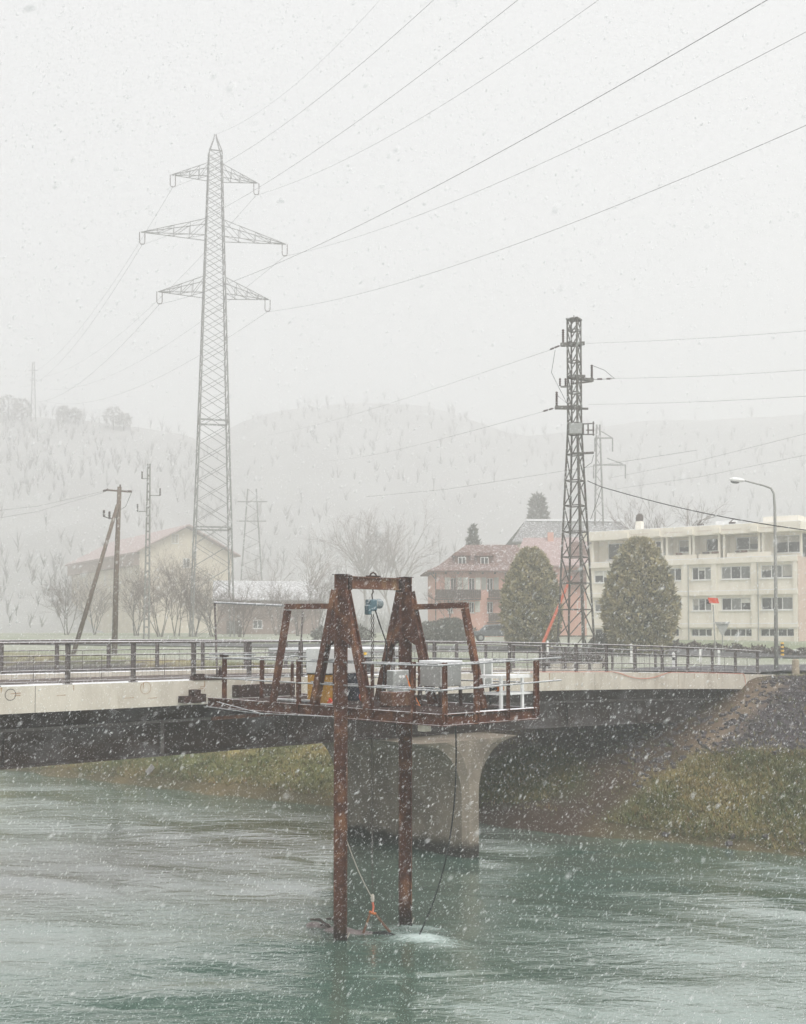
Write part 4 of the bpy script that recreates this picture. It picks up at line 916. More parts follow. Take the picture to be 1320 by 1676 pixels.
# terrace floor slab, set-back top storey, roof
SB = 1.5
b = MB(); AF.box(b, .0, AW, ZW['s1'] + .003, ZW['s1t'] - .003, -9, -.0); b.build('terrace', cream, ap_)
tw_px = [(984, 1021, 2), (1046, 1079, 2), (1101, 1123, 1), (1147, 1171, 1), (1196, 1240, 2), (1262, 1302, 2)]
th_ = [(fa(x0), fa(x1), 13.35 if k > 1 and x0 < 1100 or x0 > 1250 else 13.75, 14.85) for x0, x1, k in tw_px]
AT = Face(AF.p(0, 0, -SB), AF.r)
AT.wall('wall', .3, AW - .1, ZW['s1t'], ZW['top'], th_, .25, cream, ap_)
for (a0, a1, z0, z1), (x0, x1, k) in zip(th_, tw_px): AT.window(a0, a1, z0, z1, ap_, k, sill=True, gm=glass, blinds=True)
for x in (968, 1024, 1082, 1090, 1128, 1134, 1176, 1184, 1242, 1248):
    b = MB(); AF.box(b, fa(x) - .1, fa(x) + .1, ZW['s1t'], ZW['top'], -SB + .003, -.35); b.build('fin_wall', cream, ap_)
b = MB(); AF.box(b, -.4, AW + .3, ZW['top'] + .003, ZW['roof'], -10, .12); b.build('roof', cream, ap_)
b = MB(); AF.box(b, -.3, AW + .2, ZW['roof'] + .003, ZW['roof'] + .05, -9.9, .0); b.build('roof_snow', snowm, ap_)
for x in (1026, 1078, 1132, 1176, 1238):
    b = MB(); AF.box(b, fa(x) - .32, fa(x) + .32, 15.12, 15.62, .123, .42); b.build('beam_end', cream, ap_)
for i in range(5):
    b = MB(); a0 = fa((1034, 1090, 1142, 1184, 1246)[i]); AF.box(b, a0, a0 + 1.7, 15.40, 15.44, .121, .14); b.build('groove', creamside, ap_)
for x0, x1 in ((1070, 1140), (1143, 1174), (1190, 1262)):
    b = MB(); AF.box(b, fa(x0), fa(x1), 13.0, 13.45, -.30, -.22); b.build('parapet', cream, ap_)
for k, x in enumerate((1106, 1150, 1165, 1204, 1212)):
    b = MB(); AF.box(b, fa(x), fa(x) + .55, 13.46, 13.62, -.36, -.16); b.build('planter', [rust_l, woodd][k % 2], ap_)
for x in (1129, 1243): rod('downpipe', AF.p(fa(x), 6.0, .24), AF.p(fa(x), 12.5, .24), .09, greyp, ap_)
AS = Face(AC, Vector((.581, .814, 0)))
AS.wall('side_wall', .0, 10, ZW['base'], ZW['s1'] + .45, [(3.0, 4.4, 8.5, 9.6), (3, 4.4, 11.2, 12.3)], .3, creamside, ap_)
for z0 in (8.5, 11.2): AS.window(3.0, 4.4, z0, z0 + 1.1, ap_, 2)
b = MB(); AF.box(b, .31, AW - .31, ZW['base'] - .5, ZW['s1'] - .01, -9.5, -1.6); b.build('core', dark, ap_)
b = MB(); AF.box(b, .56, AW - .41, ZW['s1t'] + .01, ZW['top'] - .01, -9.0, -SB - 1.2); b.build('top_core', dark, ap_)
for x, w_, z1, dd in ((1031, .55, 16.8, -2),):
    b = MB(); AF.box(b, fa(x) - w_ / 2, fa(x) + w_ / 2, ZW['roof'] + .05, z1, dd - .6, dd); ch = b.build('chimney', cream, ap_)
    b = MB(); b.lathe(AF.p(fa(x), z1 + .01, dd - .3), [(0, .3), (.25, .36), (.55, .32), (.7, .12)], 10); b.build('cowl', woodd, ch)
b = MB(); AF.box(b, fa(1237), fa(1296), ZW['roof'] + .05, 16.55, -4.5, -2.2); b.build('roof_hut', cream, ap_)
b = MB(); AF.box(b, fa(1154), fa(1182), ZW['roof'] + .05, 16.5, -4.0, -2.8); b.build('skylight', white, ap_)
for x in (1137, 1190):
    b = MB(); AF.box(b, fa(x) - .25, fa(x) + .25, ZW['roof'] + .05, 16.2, -1.8, -1.4); b.tube([AF.p(fa(x) - .2, 16.2, -1.6), AF.p(fa(x) + .1, 16.45, -1.6)], .05, 5); b.build('roof_vent', woodd, ap_)

def gable_roof(b, fc, a0, a1, z_e, z_r, dep, ov=.5, th=.18, over_end=.5, d_front=0):
    """two roof planes, ridge parallel to the facade"""
    dm = d_front - dep / 2; k = (z_r - z_e) / (dep / 2)
    for s in (-1, 1):
        e = dm + s * (dep / 2 + ov); ze = z_e - k * ov
        b.prism([fc.p(a0 - over_end, ze, e), fc.p(a1 + over_end, ze, e), fc.p(a1 + over_end, z_r, dm), fc.p(a0 - over_end, z_r, dm)], Vector((0, 0, th)))
# --- pink house
PHY = 120.0
def hx(x, Y=PHY): return px(x, 1000, Y).x
def hz(y, Y=PHY): return px(760, y, Y).z
PF = Face((hx(712), PHY, 0), (1, .06, 0))
fp = lambda x: (hx(x) - hx(712)) * 1.002
ph = thing('pink_house', PF.p(4, hz(1040)), 'pink rendered house with pale shutters, timber balconies and a dormered tile roof', 'house')
gz = 5.7
PWID = fp(874)
wr1 = [(738, 748), (768, 778), (798, 808)]; hl = []
for x0, x1 in wr1: hl.append((fp(x0), fp(x1), hz(966), hz(946)))
wr2 = [(734, 742), (768, 777), (798, 808)]
for x0, x1 in wr2: hl.append((fp(x0), fp(x1), hz(1003), hz(985)))
hl.append((fp(796), fp(804), hz(1031), hz(1024)))
PF.wall('wall', 0, PWID, gz, hz(932), hl, .35, pinkw, ph)
b = MB(); PF.box(b, .02, PWID - .02, gz, hz(933), -9, -.9); b.build('core', pinkw, ph)
for i, h_ in enumerate(hl):
    PF.window(*h_, ph, 2 if i < 6 else 1, d=-.16)
for x0, x1 in wr1 + wr2[1:]:
    z0, z1 = (hz(965), hz(945)) if (x0, x1) in wr1 else (hz(1002), hz(984))
    for q in (x0 - 9.5, x1 + .8):
        b = MB(); PF.box(b, fp(q), fp(q + 8.5), z0, z1, .003, .05); so_ = b.build('shutter', shutterm, ph)
for (x0, x1, y0, y1) in ((712, 786, 965.5, 980), (798, 826, 965.5, 979), (798, 826, 1003.5, 1018)):
    b = MB(); PF.box(b, fp(x0), fp(x1), hz(y1) - .12, hz(y1), .003, 1.1); ba = b.build('balcony', woodd, ph)
    k = max(6, int((fp(x1) - fp(x0)) / .22))
    for i in range(k):
        a0 = fp(x0) + (fp(x1) - fp(x0)) * i / k; b = MB(); PF.box(b, a0 + .008, a0 + (fp(x1) - fp(x0)) / k - .008, hz(y1) + .03, hz(y0) - .06, 1.04, 1.08); b.build('plank', woodd, ba)
    b = MB(); PF.box(b, fp(x0), fp(x1), hz(y0) - .055, hz(y0), 1.02, 1.1); b.build('handrail', woodd, ba)
# hipped mansard roof
ze, zm_, zr_ = hz(934), hz(905), hz(888); a0, a1 = -.8, PWID + .3; dd = 9
def ring(i0, z, i1=None): return [PF.p(a0 + i0, z, .8 - i0 * .8), PF.p(a1 - i0 * .35, z, .8 - i0 * .8), PF.p(a1 - i0 * .35, z, -dd - .5 + i0 * .8), PF.p(a0 + i0, z, -dd - .5 + i0 * .8)]
b = MB(); rg = [ring(0, ze - .15), ring(0, ze), ring(1.4, ze + .6), ring(3.0, zm_), ring(4.4, zr_)]
for r0, r1 in zip(rg[:-1], rg[1:]):
    for j in range(4): b.quad([r0[j], r0[(j + 1) % 4], r1[(j + 1) % 4], r1[j]])
b.quad(list(reversed(rg[0]))); b.quad(rg[-1]); b.build('roof', rooft, ph)
for x in (758, 795):
    a_ = fp(x); b = MB(); PF.box(b, a_ - .75, a_ + .75, hz(926), hz(908), -2.3, -.55); dm = b.build('dormer', rooft, ph)
    b = MB(); b.prism([PF.p(a_ - 1.0, hz(909), -.35), PF.p(a_ + 1.0, hz(909), -.35), PF.p(a_ + .7, hz(903), -.5), PF.p(a_ - .7, hz(903), -.5)], PF.n * -2.2); b.build('dormer_roof', rooft, dm)
    PF.window(a_ - .42, a_ + .42, hz(924), hz(911), dm, 2, d=-.48, sill=False)
for k in range(9):
    a_ = -.2 + k * (PWID + .2) / 8.2; b = MB(); PF.box(b, a_, a_ + .1, ze - .35, ze - .17, .0, .75); b.build('rafter_end', woodd, ph)
for x in (713.5, 828): rod('drainpipe', PF.p(fp(x), gz, .08), PF.p(fp(x), ze - .2, .08), .10, woodd, ph)
for x in (767, 804, 836): bar('snow_ridge', PF.p(fp(x), hz(888), -4.5), PF.p(fp(x), hz(900), -2.5), .12, .05, snowm, ph)
MB().tube([PF.p(.1, ze - .9, .05), PF.p(-.25, ze - .5, .3), PF.p(-.6, ze - .2, .55)], .06, 5).build('eave_bracket', woodd, ph)
# wing with pale roof behind the yew
QY = 132.0
QF = Face((px(846, 1000, QY).x, QY, 0), (1, -.10, 0))
qz = lambda y: px(880, y, QY).z
qa = lambda x: px(x, 1000, QY).x - px(846, 1000, QY).x
pw = thing('pink_annex', QF.p(4, 6), 'pink house wing with a pale red roof behind the lattice mast', 'house')
b = MB(); QF.box(b, 0, qa(962), 5.6, qz(926), -7, 0); b.build('wall', pinkw, pw)
b = MB(); b.prism([QF.p(-.4, qz(929), .6), QF.p(qa(966), qz(929), .6), QF.p(qa(966), qz(879), -3.6), QF.p(qa(858), qz(879), -3.6)], Vector((0, 0, .2)))
b.prism([QF.p(-.4, qz(929), -7.6), QF.p(qa(858), qz(879), -3.6), QF.p(qa(966), qz(879), -3.6), QF.p(qa(966), qz(929), -7.6)], Vector((0, 0, .2))); b.build('roof', roofp, pw)
b = MB(); QF.box(b, qa(898), qa(908), qz(884), qz(868), -4, -3); b.build('chimney', pinkw, pw)
QF.window(qa(868), qa(884), qz(957), qz(944), pw, 2, d=.02); QF.window(qa(944), qa(956), qz(957), qz(943), pw, 2, d=.02); QF.window(qa(944), qa(957), qz(1003), qz(984), pw, 2, d=.02)
b = MB(); b.prism([QF.p(qa(918), qz(958), .7), QF.p(qa(972), qz(958), .7), QF.p(qa(958), qz(888), -1.6), QF.p(qa(938), qz(888), -1.6)], Vector((0, 0, .2))); b.build('hip_gable', rooft, pw)
# long dark roofed house far behind
DY = 165.0
DF = Face((px(850, 1000, DY).x, DY, 0), (1, .02, 0)); dz_ = lambda y: px(940, y, DY).z; da = lambda x: px(x, 1000, DY).x - px(850, 1000, DY).x
dh = thing('dark_roof_house', DF.p(8, 6.4), 'long low house with a dark roof and snowy ridge behind the roofs', 'house')
b = MB(); DF.box(b, 0, da(1035), 6, dz_(890), -10, 0); b.build('wall', creamwall, dh)
b = MB(); b.prism([DF.p(da(838), dz_(889), .7), DF.p(da(1045), dz_(889), .7), DF.p(da(1030), dz_(851), -5), DF.p(da(868), dz_(849), -5)], Vector((0, 0, .2))); b.prism([DF.p(da(838), dz_(889), -10.7), DF.p(da(868), dz_(849), -5), DF.p(da(1030), dz_(851), -5), DF.p(da(1045), dz_(889), -10.7)], Vector((0, 0, .2))); b.build('roof', slate, dh)
b = MB(); DF.box(b, da(869), da(1032), dz_(850) + .2, dz_(850) + .5, -5.3, -4.6); b.build('ridge_snow', snowm, dh)
# --- pale farmhouse left
FY = 195.0; fpk = px(306, 861, FY)
rr_ = Vector((-.51, .86, 0)); gg = Vector((.86, .51, 0)); zrg = fpk.z; hwid = 8.1
fh = thing('farmhouse', (fpk.x, fpk.y, 6.4), 'large cream farmhouse with a faded red gable roof, left behind bare shrubs', 'house')
zev = px(376, 906, FY + 3).z
o_ = Vector((fpk.x, fpk.y, 0)); Ln = 42.0
GFc = Face(o_ - gg * hwid + Vector((0, 0, 0)), gg)
b = MB(); base_pts = [GFc.p(0, 6.0), GFc.p(2 * hwid, 6.0), GFc.p(2 * hwid, zev), GFc.p(hwid, zrg - .3), GFc.p(0, zev)]
b.prism(base_pts, rr_ * Ln); b.build('wall', creamwall, fh)
b = MB()
for s in (-1, 1):
    e = o_ + gg * s * (hwid + 1.2); k = (zrg - zev) / hwid; e.z = zev - k * 1.2 + .15; r0 = o_.copy(); r0.z = zrg
    e1, r1 = e + rr_ * -1.2, r0 + rr_ * -1.2
    b.prism([e1, r1, r0 + rr_ * (Ln + 1), e + rr_ * (Ln + 1)], Vector((0, 0, .25)))
b.build('roof', roofp, fh)
b = MB(); sl_ = Face(o_ - gg * (hwid) + rr_ * Ln, -rr_); sl_.box(b, 0, Ln, zev - 2.4, zev - .5, .003, .9); b.build('eaves_boarding', barnm, fh)
GFc.window(hwid - 2.6, hwid - 1.4, zev + 1.4, zev + 3.0, fh, 2, d=.03); GFc.window(hwid - .6, hwid + .6, zev - 2.6, zev - 1.0, fh, 2, d=.03)
for k in range(4): sl_.window(4 + 6 * k, 5.3 + 6 * k, zev - 5, zev - 3.4, fh, 2, d=.03)
# --- barn with snowy roof
BY_ = 150.0; bz = lambda y: px(440, y, BY_).z; bxx = lambda x: px(x, 1000, BY_).x
BF = Face((bxx(356), BY_, 0), (1, .05, 0)); bl = bxx(522) - bxx(356)
bn = thing('snowy_barn', BF.p(bl / 2, 6.1), 'low barn under a grey roof dusted with snow, right of the pylon foot', 'barn')
b = MB(); BF.box(b, 0, bl, 5.8, bz(982), -7.4, 0); b.prism([BF.p(0, bz(982), 0), BF.p(0, bz(982), -7.4), BF.p(0, bz(953), -3.7)], BF.r * .3); b.build('wall', barnm, bn)
b = MB(); b.prism([BF.p(-.5, bz(983), .9), BF.p(bl + .7, bz(985), .9), BF.p(bl - 1.6, bz(951), -3.7), BF.p(-1.0, bz(950), -3.7)], Vector((0, 0, .16)))
b.prism([BF.p(-.5, bz(983), -8.2), BF.p(-1.0, bz(950), -3.7), BF.p(bl - 1.6, bz(951), -3.7), BF.p(bl + .7, bz(985), -8.2)], Vector((0, 0, .16))); b.prism([BF.p(bl + .7, bz(985), .9), BF.p(bl + .7, bz(985), -8.2), BF.p(bl - 1.6, bz(951), -3.7)], Vector((0, 0, .16)))
b.build('roof', roofs, bn)
b = MB(); BF.box(b, 1.2, 3.2, 5.9, 8.2, .003, .08); b.build('door', woodd, bn)
BF.window(4.6, 5.8, 7.2, 8.3, bn, 2, d=.05)

# ------------------------------------------------------------------ trees and shrubs
def bare_tree(label, base, hgt, spread, n1=7, depth=4, group=None, name='bare_tree', seed=0, r0=None, multi=1, m=twig, droop=0):
    rd = random.Random(seed); base = Vector(base); t = thing(name, base, label, 'tree' if name != 'shrub' else 'shrub', group)
    tb_, cb_ = MB(), MB(); r0 = r0 or hgt * .018
    def grow(p, d, L_, r, lev):
        k = 3; pts = [p]; q = p.copy(); dd_ = d.copy()
        for i in range(k):
            dd_ = (dd_ + Vector((rd.uniform(-.16, .16), rd.uniform(-.16, .16), rd.uniform(-.04, .12) - droop * lev))).normalized(); q = q + dd_ * L_ / k; pts.append(q.copy())
        (tb_ if lev == 0 else cb_).tube(pts, [r * (1 - .55 * i / k) for i in range(k + 1)], 5 if lev < 2 else 3, False)
        if lev >= depth: return
        nb = n1 if lev == 0 else rd.randint(3, 5)
        for i in range(nb):
            f = rd.uniform(.35, 1) if lev == 0 else rd.uniform(.25, 1); s = f * k; j = min(int(s), k - 1); o = pts[j].lerp(pts[j + 1], s - j)
            ang = rd.uniform(0, 6.28); tilt = rd.uniform(.4, .9) * spread
            x = dd_.cross(Vector((.3, .2, .9))).normalized(); y = dd_.cross(x)
            nd = (dd_ * math.cos(tilt) + (x * math.cos(ang) + y * math.sin(ang)) * math.sin(tilt)).normalized()
            grow(o, nd, L_ * rd.uniform(.48, .72), max(r * .5, .008), lev + 1)
    for k in range(multi):
        d = Vector((rd.uniform(-.35, .35), rd.uniform(-.35, .35), 1)).normalized() if multi > 1 else Vector((rd.uniform(-.05, .05), 0, 1)).normalized()
        grow(base + Vector((rd.uniform(-.3, .3), rd.uniform(-.3, .3), -.1)) * (multi > 1), d, hgt * .52, r0, 0)
    tb_.build('trunk', m if m is not twig else bark, t, fix=False); cb_.build('crown', m, t, fix=False); return t
def leaf_crown(t, c, rx, ry, rz, n_, size, shape, colA, colB, tipc, name='crown', core=.86, inner=leafi):
    """cloud of small leaf sprays through an egg shaped volume, with a dark core"""
    u = rng.random(n_); th_ = rng.random(n_) * 2 * np.pi; hh_ = u * 2 - 1
    prof = shape(hh_); rad = prof * (1 - .22 * rng.random(n_) ** 2) * (1 + .09 * np.sin(th_ * 5 + hh_ * 9) * np.sin(hh_ * 13 + th_ * 3) + .06 * (rng.random(n_) < .07) + .05 * np.sin(th_ * 11 - hh_ * 21) + .05 * rng.normal(0, 1, n_) * (rng.random(n_) < .25))
    P = np.stack([c[0] + rx * rad * np.cos(th_), c[1] + ry * rad * np.sin(th_), c[2] + rz * hh_], 1)
    a = rng.normal(size=(n_, 3)); a[:, 2] += .9; a += np.stack([np.cos(th_), np.sin(th_), 0 * th_], 1) * .8; a /= np.linalg.norm(a, axis=1)[:, None]
    bq = np.cross(a, rng.normal(size=(n_, 3))); bq /= np.linalg.norm(bq, axis=1)[:, None]
    sz = size * (.6 + .8 * rng.random(n_))[:, None]
    V_ = np.concatenate([P - bq * sz * .35, P + bq * sz * .35, P + a * sz * 1.2], 0); T_ = np.stack([np.arange(n_), np.arange(n_) + n_, np.arange(n_) + 2 * n_], 1)
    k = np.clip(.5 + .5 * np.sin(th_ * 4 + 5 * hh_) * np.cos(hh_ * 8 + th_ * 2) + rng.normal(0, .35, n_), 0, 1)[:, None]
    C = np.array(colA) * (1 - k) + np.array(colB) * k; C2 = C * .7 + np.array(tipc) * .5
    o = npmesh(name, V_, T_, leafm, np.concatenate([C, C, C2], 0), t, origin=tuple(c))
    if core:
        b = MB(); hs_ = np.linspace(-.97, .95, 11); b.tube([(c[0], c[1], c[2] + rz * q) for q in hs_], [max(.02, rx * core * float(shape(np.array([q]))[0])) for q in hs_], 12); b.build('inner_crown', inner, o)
    return o
egg = lambda h_: np.sqrt(np.clip(1 - np.abs(np.where(h_ < -.35, (h_ + .35) / .95, (h_ + .35) / 1.36)) ** 1.9, 0, 1))
cone = lambda h_: np.clip((1 - h_) / 2, 0, 1) ** .75 * np.where(h_ < -.8, (h_ + 1) / .2, 1) * (.75 + .25 * np.abs(np.sin(h_ * 11)))
def yew(label, xc, ytop, ybot, wpx, Y):
    top, bot = px(xc, ytop, Y), px(xc, ybot, Y); gz_ = ground_z(bot.x, Y); H = top.z - gz_; rx = wpx / 2 / F * Y
    t = thing('yew_tree', (bot.x, Y, gz_), label, 'tree'); MB().tube([(bot.x, Y, gz_ - .2), (bot.x, Y, gz_ + 1)], [.2, .16], 8).build('trunk', bark, t)
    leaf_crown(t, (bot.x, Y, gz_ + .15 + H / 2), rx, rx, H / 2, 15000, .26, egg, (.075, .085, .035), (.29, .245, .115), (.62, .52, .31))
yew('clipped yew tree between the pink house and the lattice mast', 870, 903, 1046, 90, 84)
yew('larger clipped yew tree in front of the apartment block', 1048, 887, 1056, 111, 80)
def conifer(label, xc, ytop, ybot, wpx, Y, n_=2600, group=None):
    top, bot = px(xc, ytop, Y), px(xc, ybot, Y); H = top.z - bot.z; rx = wpx / 2 / F * Y
    t = thing('conifer_tree', bot, label, 'tree', group); MB().tube([bot, bot + Vector((0, 0, H * .8))], [rx * .12, .05], 6).build('trunk', bark, t)
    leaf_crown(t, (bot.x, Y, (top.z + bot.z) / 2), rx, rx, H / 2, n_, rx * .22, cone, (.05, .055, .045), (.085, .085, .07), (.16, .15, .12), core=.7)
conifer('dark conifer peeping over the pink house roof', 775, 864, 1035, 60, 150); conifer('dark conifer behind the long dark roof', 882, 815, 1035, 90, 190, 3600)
def gz_at(x, Y): return px(x, 1000, Y).x, Y, ground_z(px(x, 1000, Y).x, Y, False)
for k, (x, Y, h_, lb) in enumerate(((318, 122, 8.6, 'tall bare shrub at the left foot of the pylon'), (262, 118, 9.6, 'bare many stemmed shrub beside the slim mast'), (290, 124, 10.4, 'bare shrub between the slim mast and the pylon'), (110, 140, 9.0, 'bare shrub left of the wooden pole'), (155, 142, 8.2, 'pale bare shrub behind the leaning strut'), (455, 136, 7.2, 'bare shrub in front of the snowy barn'), (520, 140, 8.6, 'bare shrub behind the left arm of the gantry'), (395, 116, 6.2, 'low bare shrub at the right foot of the pylon'), (350, 120, 6.6, 'bare shrub between the pylon legs'), (225, 128, 8.0, 'bare shrub just left of the slim mast'), (490, 128, 5.6, 'low bare shrub left of the gantry brace'))):
    bare_tree(lb, gz_at(x, Y), h_, 1.0, 7, 3, 'bare shrubs across the field', 'shrub', 20 + k, .05, 6)
for k, (x, Y, h_, lb) in enumerate(((600, 235, 27, 'tall thin bare tree behind the gantry top, left'), (648, 230, 25, 'leaning bare tree just right above the gantry'), (1078, 138, 18.5, 'broad bare tree rising above the apartment roof'), (1286, 190, 20, 'bare tree behind the street lamp'), (505, 200, 17, 'small bare tree above the barn roof'), (960, 190, 17, 'bare tree behind the lattice mast'), (735, 118, 7.4, 'bare reddish tree in front of the pink house'), (440, 205, 15, 'faint bare tree right of the portal pylon'))):
    bare_tree(lb, gz_at(x, Y), h_, .85 if k != 2 else 1.0, 9, 4, None, 'bare_tree', 50 + k, h_ * .011, 1 if k not in (0, 1) else 2, m=twig if k in (2, 6) else twig_haze)
for k, (x, y, Y, hh_) in enumerate(((14, 682, 356, 6.5), (36, 684, 356, 5.5), (104, 686, 356, 3.6), (124, 688, 356, 3.4), (186, 698, 356, 6), (203, 701, 356, 4.5))):
    q = px(x, y, Y); t = thing('hill_tree', q, ['round tree on the hill crest at the far left edge', 'second round tree from the left on the hill crest', 'small dark tree on the hill crest left of centre gap', 'dark bushy tree beside it on the hill crest', 'tallest tree on the left hill crest', 'tree right of the tallest one on the hill crest'][k], 'tree', 'trees along the hill crest')
    MB().tube([q - Vector((0, 0, 1)), q + Vector((0, 0, hh_ * .5))], .2, 5).build('trunk', bark, t); leaf_crown(t, (q.x, q.y, q.z + hh_ * .55), hh_ * .5, hh_ * .5, hh_ * .45, 260, .8, egg, (.24, .235, .23), (.30, .29, .28), (.30, .29, .28), core=0)
def shrub_round(label, x, y, Y, w_, h_, cA, cB, name='bush'):
    q = px(x, y, Y); q.z = ground_z(q.x, q.y); t = thing(name, q, label, 'bush'); MB().tube([q, q + Vector((0, 0, h_ * .4))], .05, 5).build('stem', bark, t)
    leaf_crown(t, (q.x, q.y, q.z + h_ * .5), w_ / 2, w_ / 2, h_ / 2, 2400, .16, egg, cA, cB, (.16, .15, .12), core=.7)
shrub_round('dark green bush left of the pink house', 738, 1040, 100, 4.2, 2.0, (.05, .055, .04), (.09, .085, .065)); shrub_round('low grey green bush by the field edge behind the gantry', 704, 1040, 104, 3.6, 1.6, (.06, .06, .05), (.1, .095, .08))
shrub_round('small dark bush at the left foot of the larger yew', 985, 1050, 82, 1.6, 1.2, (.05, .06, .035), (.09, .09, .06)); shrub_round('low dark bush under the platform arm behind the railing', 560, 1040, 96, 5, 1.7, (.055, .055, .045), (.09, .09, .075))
# woods stippled over both hillsides, far too many and faint to count
for nm, cnt in (('hillside', 2600), ('hill', 2600)):
    A = np.array(V_hill[nm]); idw = rng.integers(0, len(A), cnt * 3); A = A[idw] + rng.normal(0, 1, (cnt * 3, 3)) * np.array((3.5, 3.5, 0))
    kp = np.array([fbm(q[0], q[1] * 1.5, .018, 3) + .35 * random.random() > .16 for q in A]); A = A[kp][:cnt]; V2, C2_ = [], []; m_ = len(A)
    hgt_ = 3.0 + 3.5 * rng.random((m_, 1))
    for k in range(9):
        an = rng.uniform(-.55, .55, (m_, 1)); b0 = A + np.array((0, 0, 1.0)) * hgt_ * rng.uniform(0, .45, (m_, 1)); tp_ = b0 + np.concatenate([np.sin(an), 0 * an, np.cos(an)], 1) * hgt_ * rng.uniform(.4, .75, (m_, 1)); wv = np.array((.075, 0, 0)) * (1.6 if k == 0 else 1)
        V2 += [b0 - wv, b0 + wv, tp_]; cc = np.array((.31, .305, .305)) * (.8 + .4 * rng.random((m_, 1))); C2_ += [cc, cc, cc]
    V2 = np.stack(V2, 1).reshape(-1, 3); C2_ = np.stack(C2_, 1).reshape(-1, 3)
    tag(npmesh('woods', V2, np.arange(len(V2)).reshape(-1, 3), leafm, C2_, origin=tuple(A[0])), {'hillside': 'faint bare woods on the left hillside behind the farmhouse', 'hill': 'faint bare woods on the broad hill behind the river plain'}[nm], 'woods', kind='stuff')
# hedge line along the far road on the right
hg = [];  hn = 5200
ta = rng.random(hn)
hp0, hp1 = px(1000, 1068, 88.5), px(1330, 1073, 79.5)
HP = np.array(hp0)[None] * (1 - ta[:, None]) + np.array(hp1)[None] * ta[:, None]; HP[:, 1] += rng.normal(0, .3, hn); hzv = np.array([ground_z(a, c) for a, c in HP[:, :2]]); HP[:, 2] = hzv + rng.random(hn) * (.42 + .15 * np.sin(ta * 60))
dv = rng.normal(size=(hn, 3)) * .13; dv2 = rng.normal(size=(hn, 3)) * .13
tag(npmesh('verge_plants', np.concatenate([HP, HP + dv, HP + dv2], 0), np.stack([np.arange(hn), np.arange(hn) + hn, np.arange(hn) + 2 * hn], 1), leafm, np.tile(np.array((.10, .075, .06)) * (.6 + .8 * rng.random((hn, 1))), (3, 1)), origin=tuple(hp0)), 'low brown hedge along the far side of the road', 'hedge', kind='stuff')

# grass on the river banks, blade tufts
def tufts(name, cnt, sampler, hmin, hmax, label):
    P, Cc = [], []
    while len(P) < cnt:
        x, y = sampler()
        d = bank_d(x, y); u = (x - BP.x) * .727 + (y - BP.y) * .686; v = (x - BP.x) * .686 - (y - BP.y) * .727
        if d < .5 or d > 13: continue
        if u > 15 and -9 < v < .9 + .9 * random.random(): 
            if random.random() < (.3 if math.hypot(x - 4.6, (y - 43) * .8) < 1.9 else .965): continue
        if v > .6 and u + v > 21 and 6.6 < d < 12.6 and random.random() < .93: continue
        P.append((x, y, ground_z(x, y) - .02)); k = fbm(x, y, .35, 3); k2 = random.random()
        a = min(1, max(0, (.48 if x < 0 else .30) + 1.6 * k + random.uniform(-.3, .3)))
        c = straw * a + olive * (1 - a)
        if k2 < .16: c = moss * .9
        elif k2 < .23: c = np.array((.23, .125, .05))
        Cc.append(c * random.uniform(.65, 1.25))
    P = np.array(P); Cc = np.array(Cc); n_ = len(P); nb = 5; V_, C_ = [], []
    for k in range(nb):
        ang = rng.random(n_) * 6.28; lean = .4 + 1.1 * rng.random(n_); h_ = (hmin + (hmax - hmin) * rng.random(n_) ** 1.5); off = rng.normal(0, .06, (n_, 2)); w_ = .008 + .011 * rng.random(n_)
        bx = P[:, 0] + off[:, 0]; by_ = P[:, 1] + off[:, 1]; px_, py_ = -np.sin(ang) * w_, np.cos(ang) * w_
        V_ += [np.stack([bx - px_, by_ - py_, P[:, 2]], 1), np.stack([bx + px_, by_ + py_, P[:, 2]], 1), np.stack([bx + np.cos(ang) * h_ * lean, by_ + np.sin(ang) * h_ * lean, P[:, 2] + h_], 1)]
        C_ += [Cc * .8, Cc * .8, np.clip(Cc * 1.3, 0, 1)]
    V_ = np.stack(V_, 1).reshape(-1, 3); C_ = np.stack(C_, 1).reshape(-1, 3); T_ = np.arange(len(V_)).reshape(-1, 3)
    o = npmesh(name, V_, T_, leafm, C_, origin=tuple(P[0])); tag(o, label, 'grass', kind='stuff')
tufts('bank_grass', 22000, lambda: (random.uniform(-20, -1), random.uniform(42, 64)), .05, .22, 'brown and green rough grass on the bank under the left span')
tufts('bank_grass', 24000, lambda: (random.uniform(2, 20), random.uniform(30, 52)), .05, .24, 'brown and green rough grass on the bank right of the pier')
# rubble of the embankment
rb = MB(); cnt = 0
while cnt < 2300:
    x, y = random.uniform(8, 24), random.uniform(33, 52); d = bank_d(x, y); u = (x - BP.x) * .727 + (y - BP.y) * .686; v = (x - BP.x) * .686 - (y - BP.y) * .727
    on = (6.2 < d < 12.6 and v > .5 and u + v > 21) or (random.random() < .5 and u > 15 and -6 < v < 1 and .2 < d < 9) or (random.random() < .12 and .0 < d < .8)
    if not on: continue
    s = random.uniform(.03, .11); z = ground_z(x, y); ax1 = Vector((random.gauss(0, 1), random.gauss(0, 1), random.gauss(0, .4))).normalized(); ay1 = ax1.cross(Vector((0, 0, 1))).normalized(); az1 = ax1.cross(ay1)
    rb.obox((x, y, z + s * .2), ax1 * s, ay1 * s * random.uniform(.5, .9), az1 * s * random.uniform(.4, .7)); cnt += 1
rubm = mat('rubble_stone', (.11, .098, .105), (.06, .052, .054), 3, .9, .01, 20)
tag(rb.build('rubble', rubm), 'dark broken stones on the embankment beside the bridge end', 'rubble', kind='stuff')
tb_ = thing('stone_block', (px(245, 1262, 51).x, 51, 1.2), 'grey stone slab lying in the grass of the far bank', 'stone')
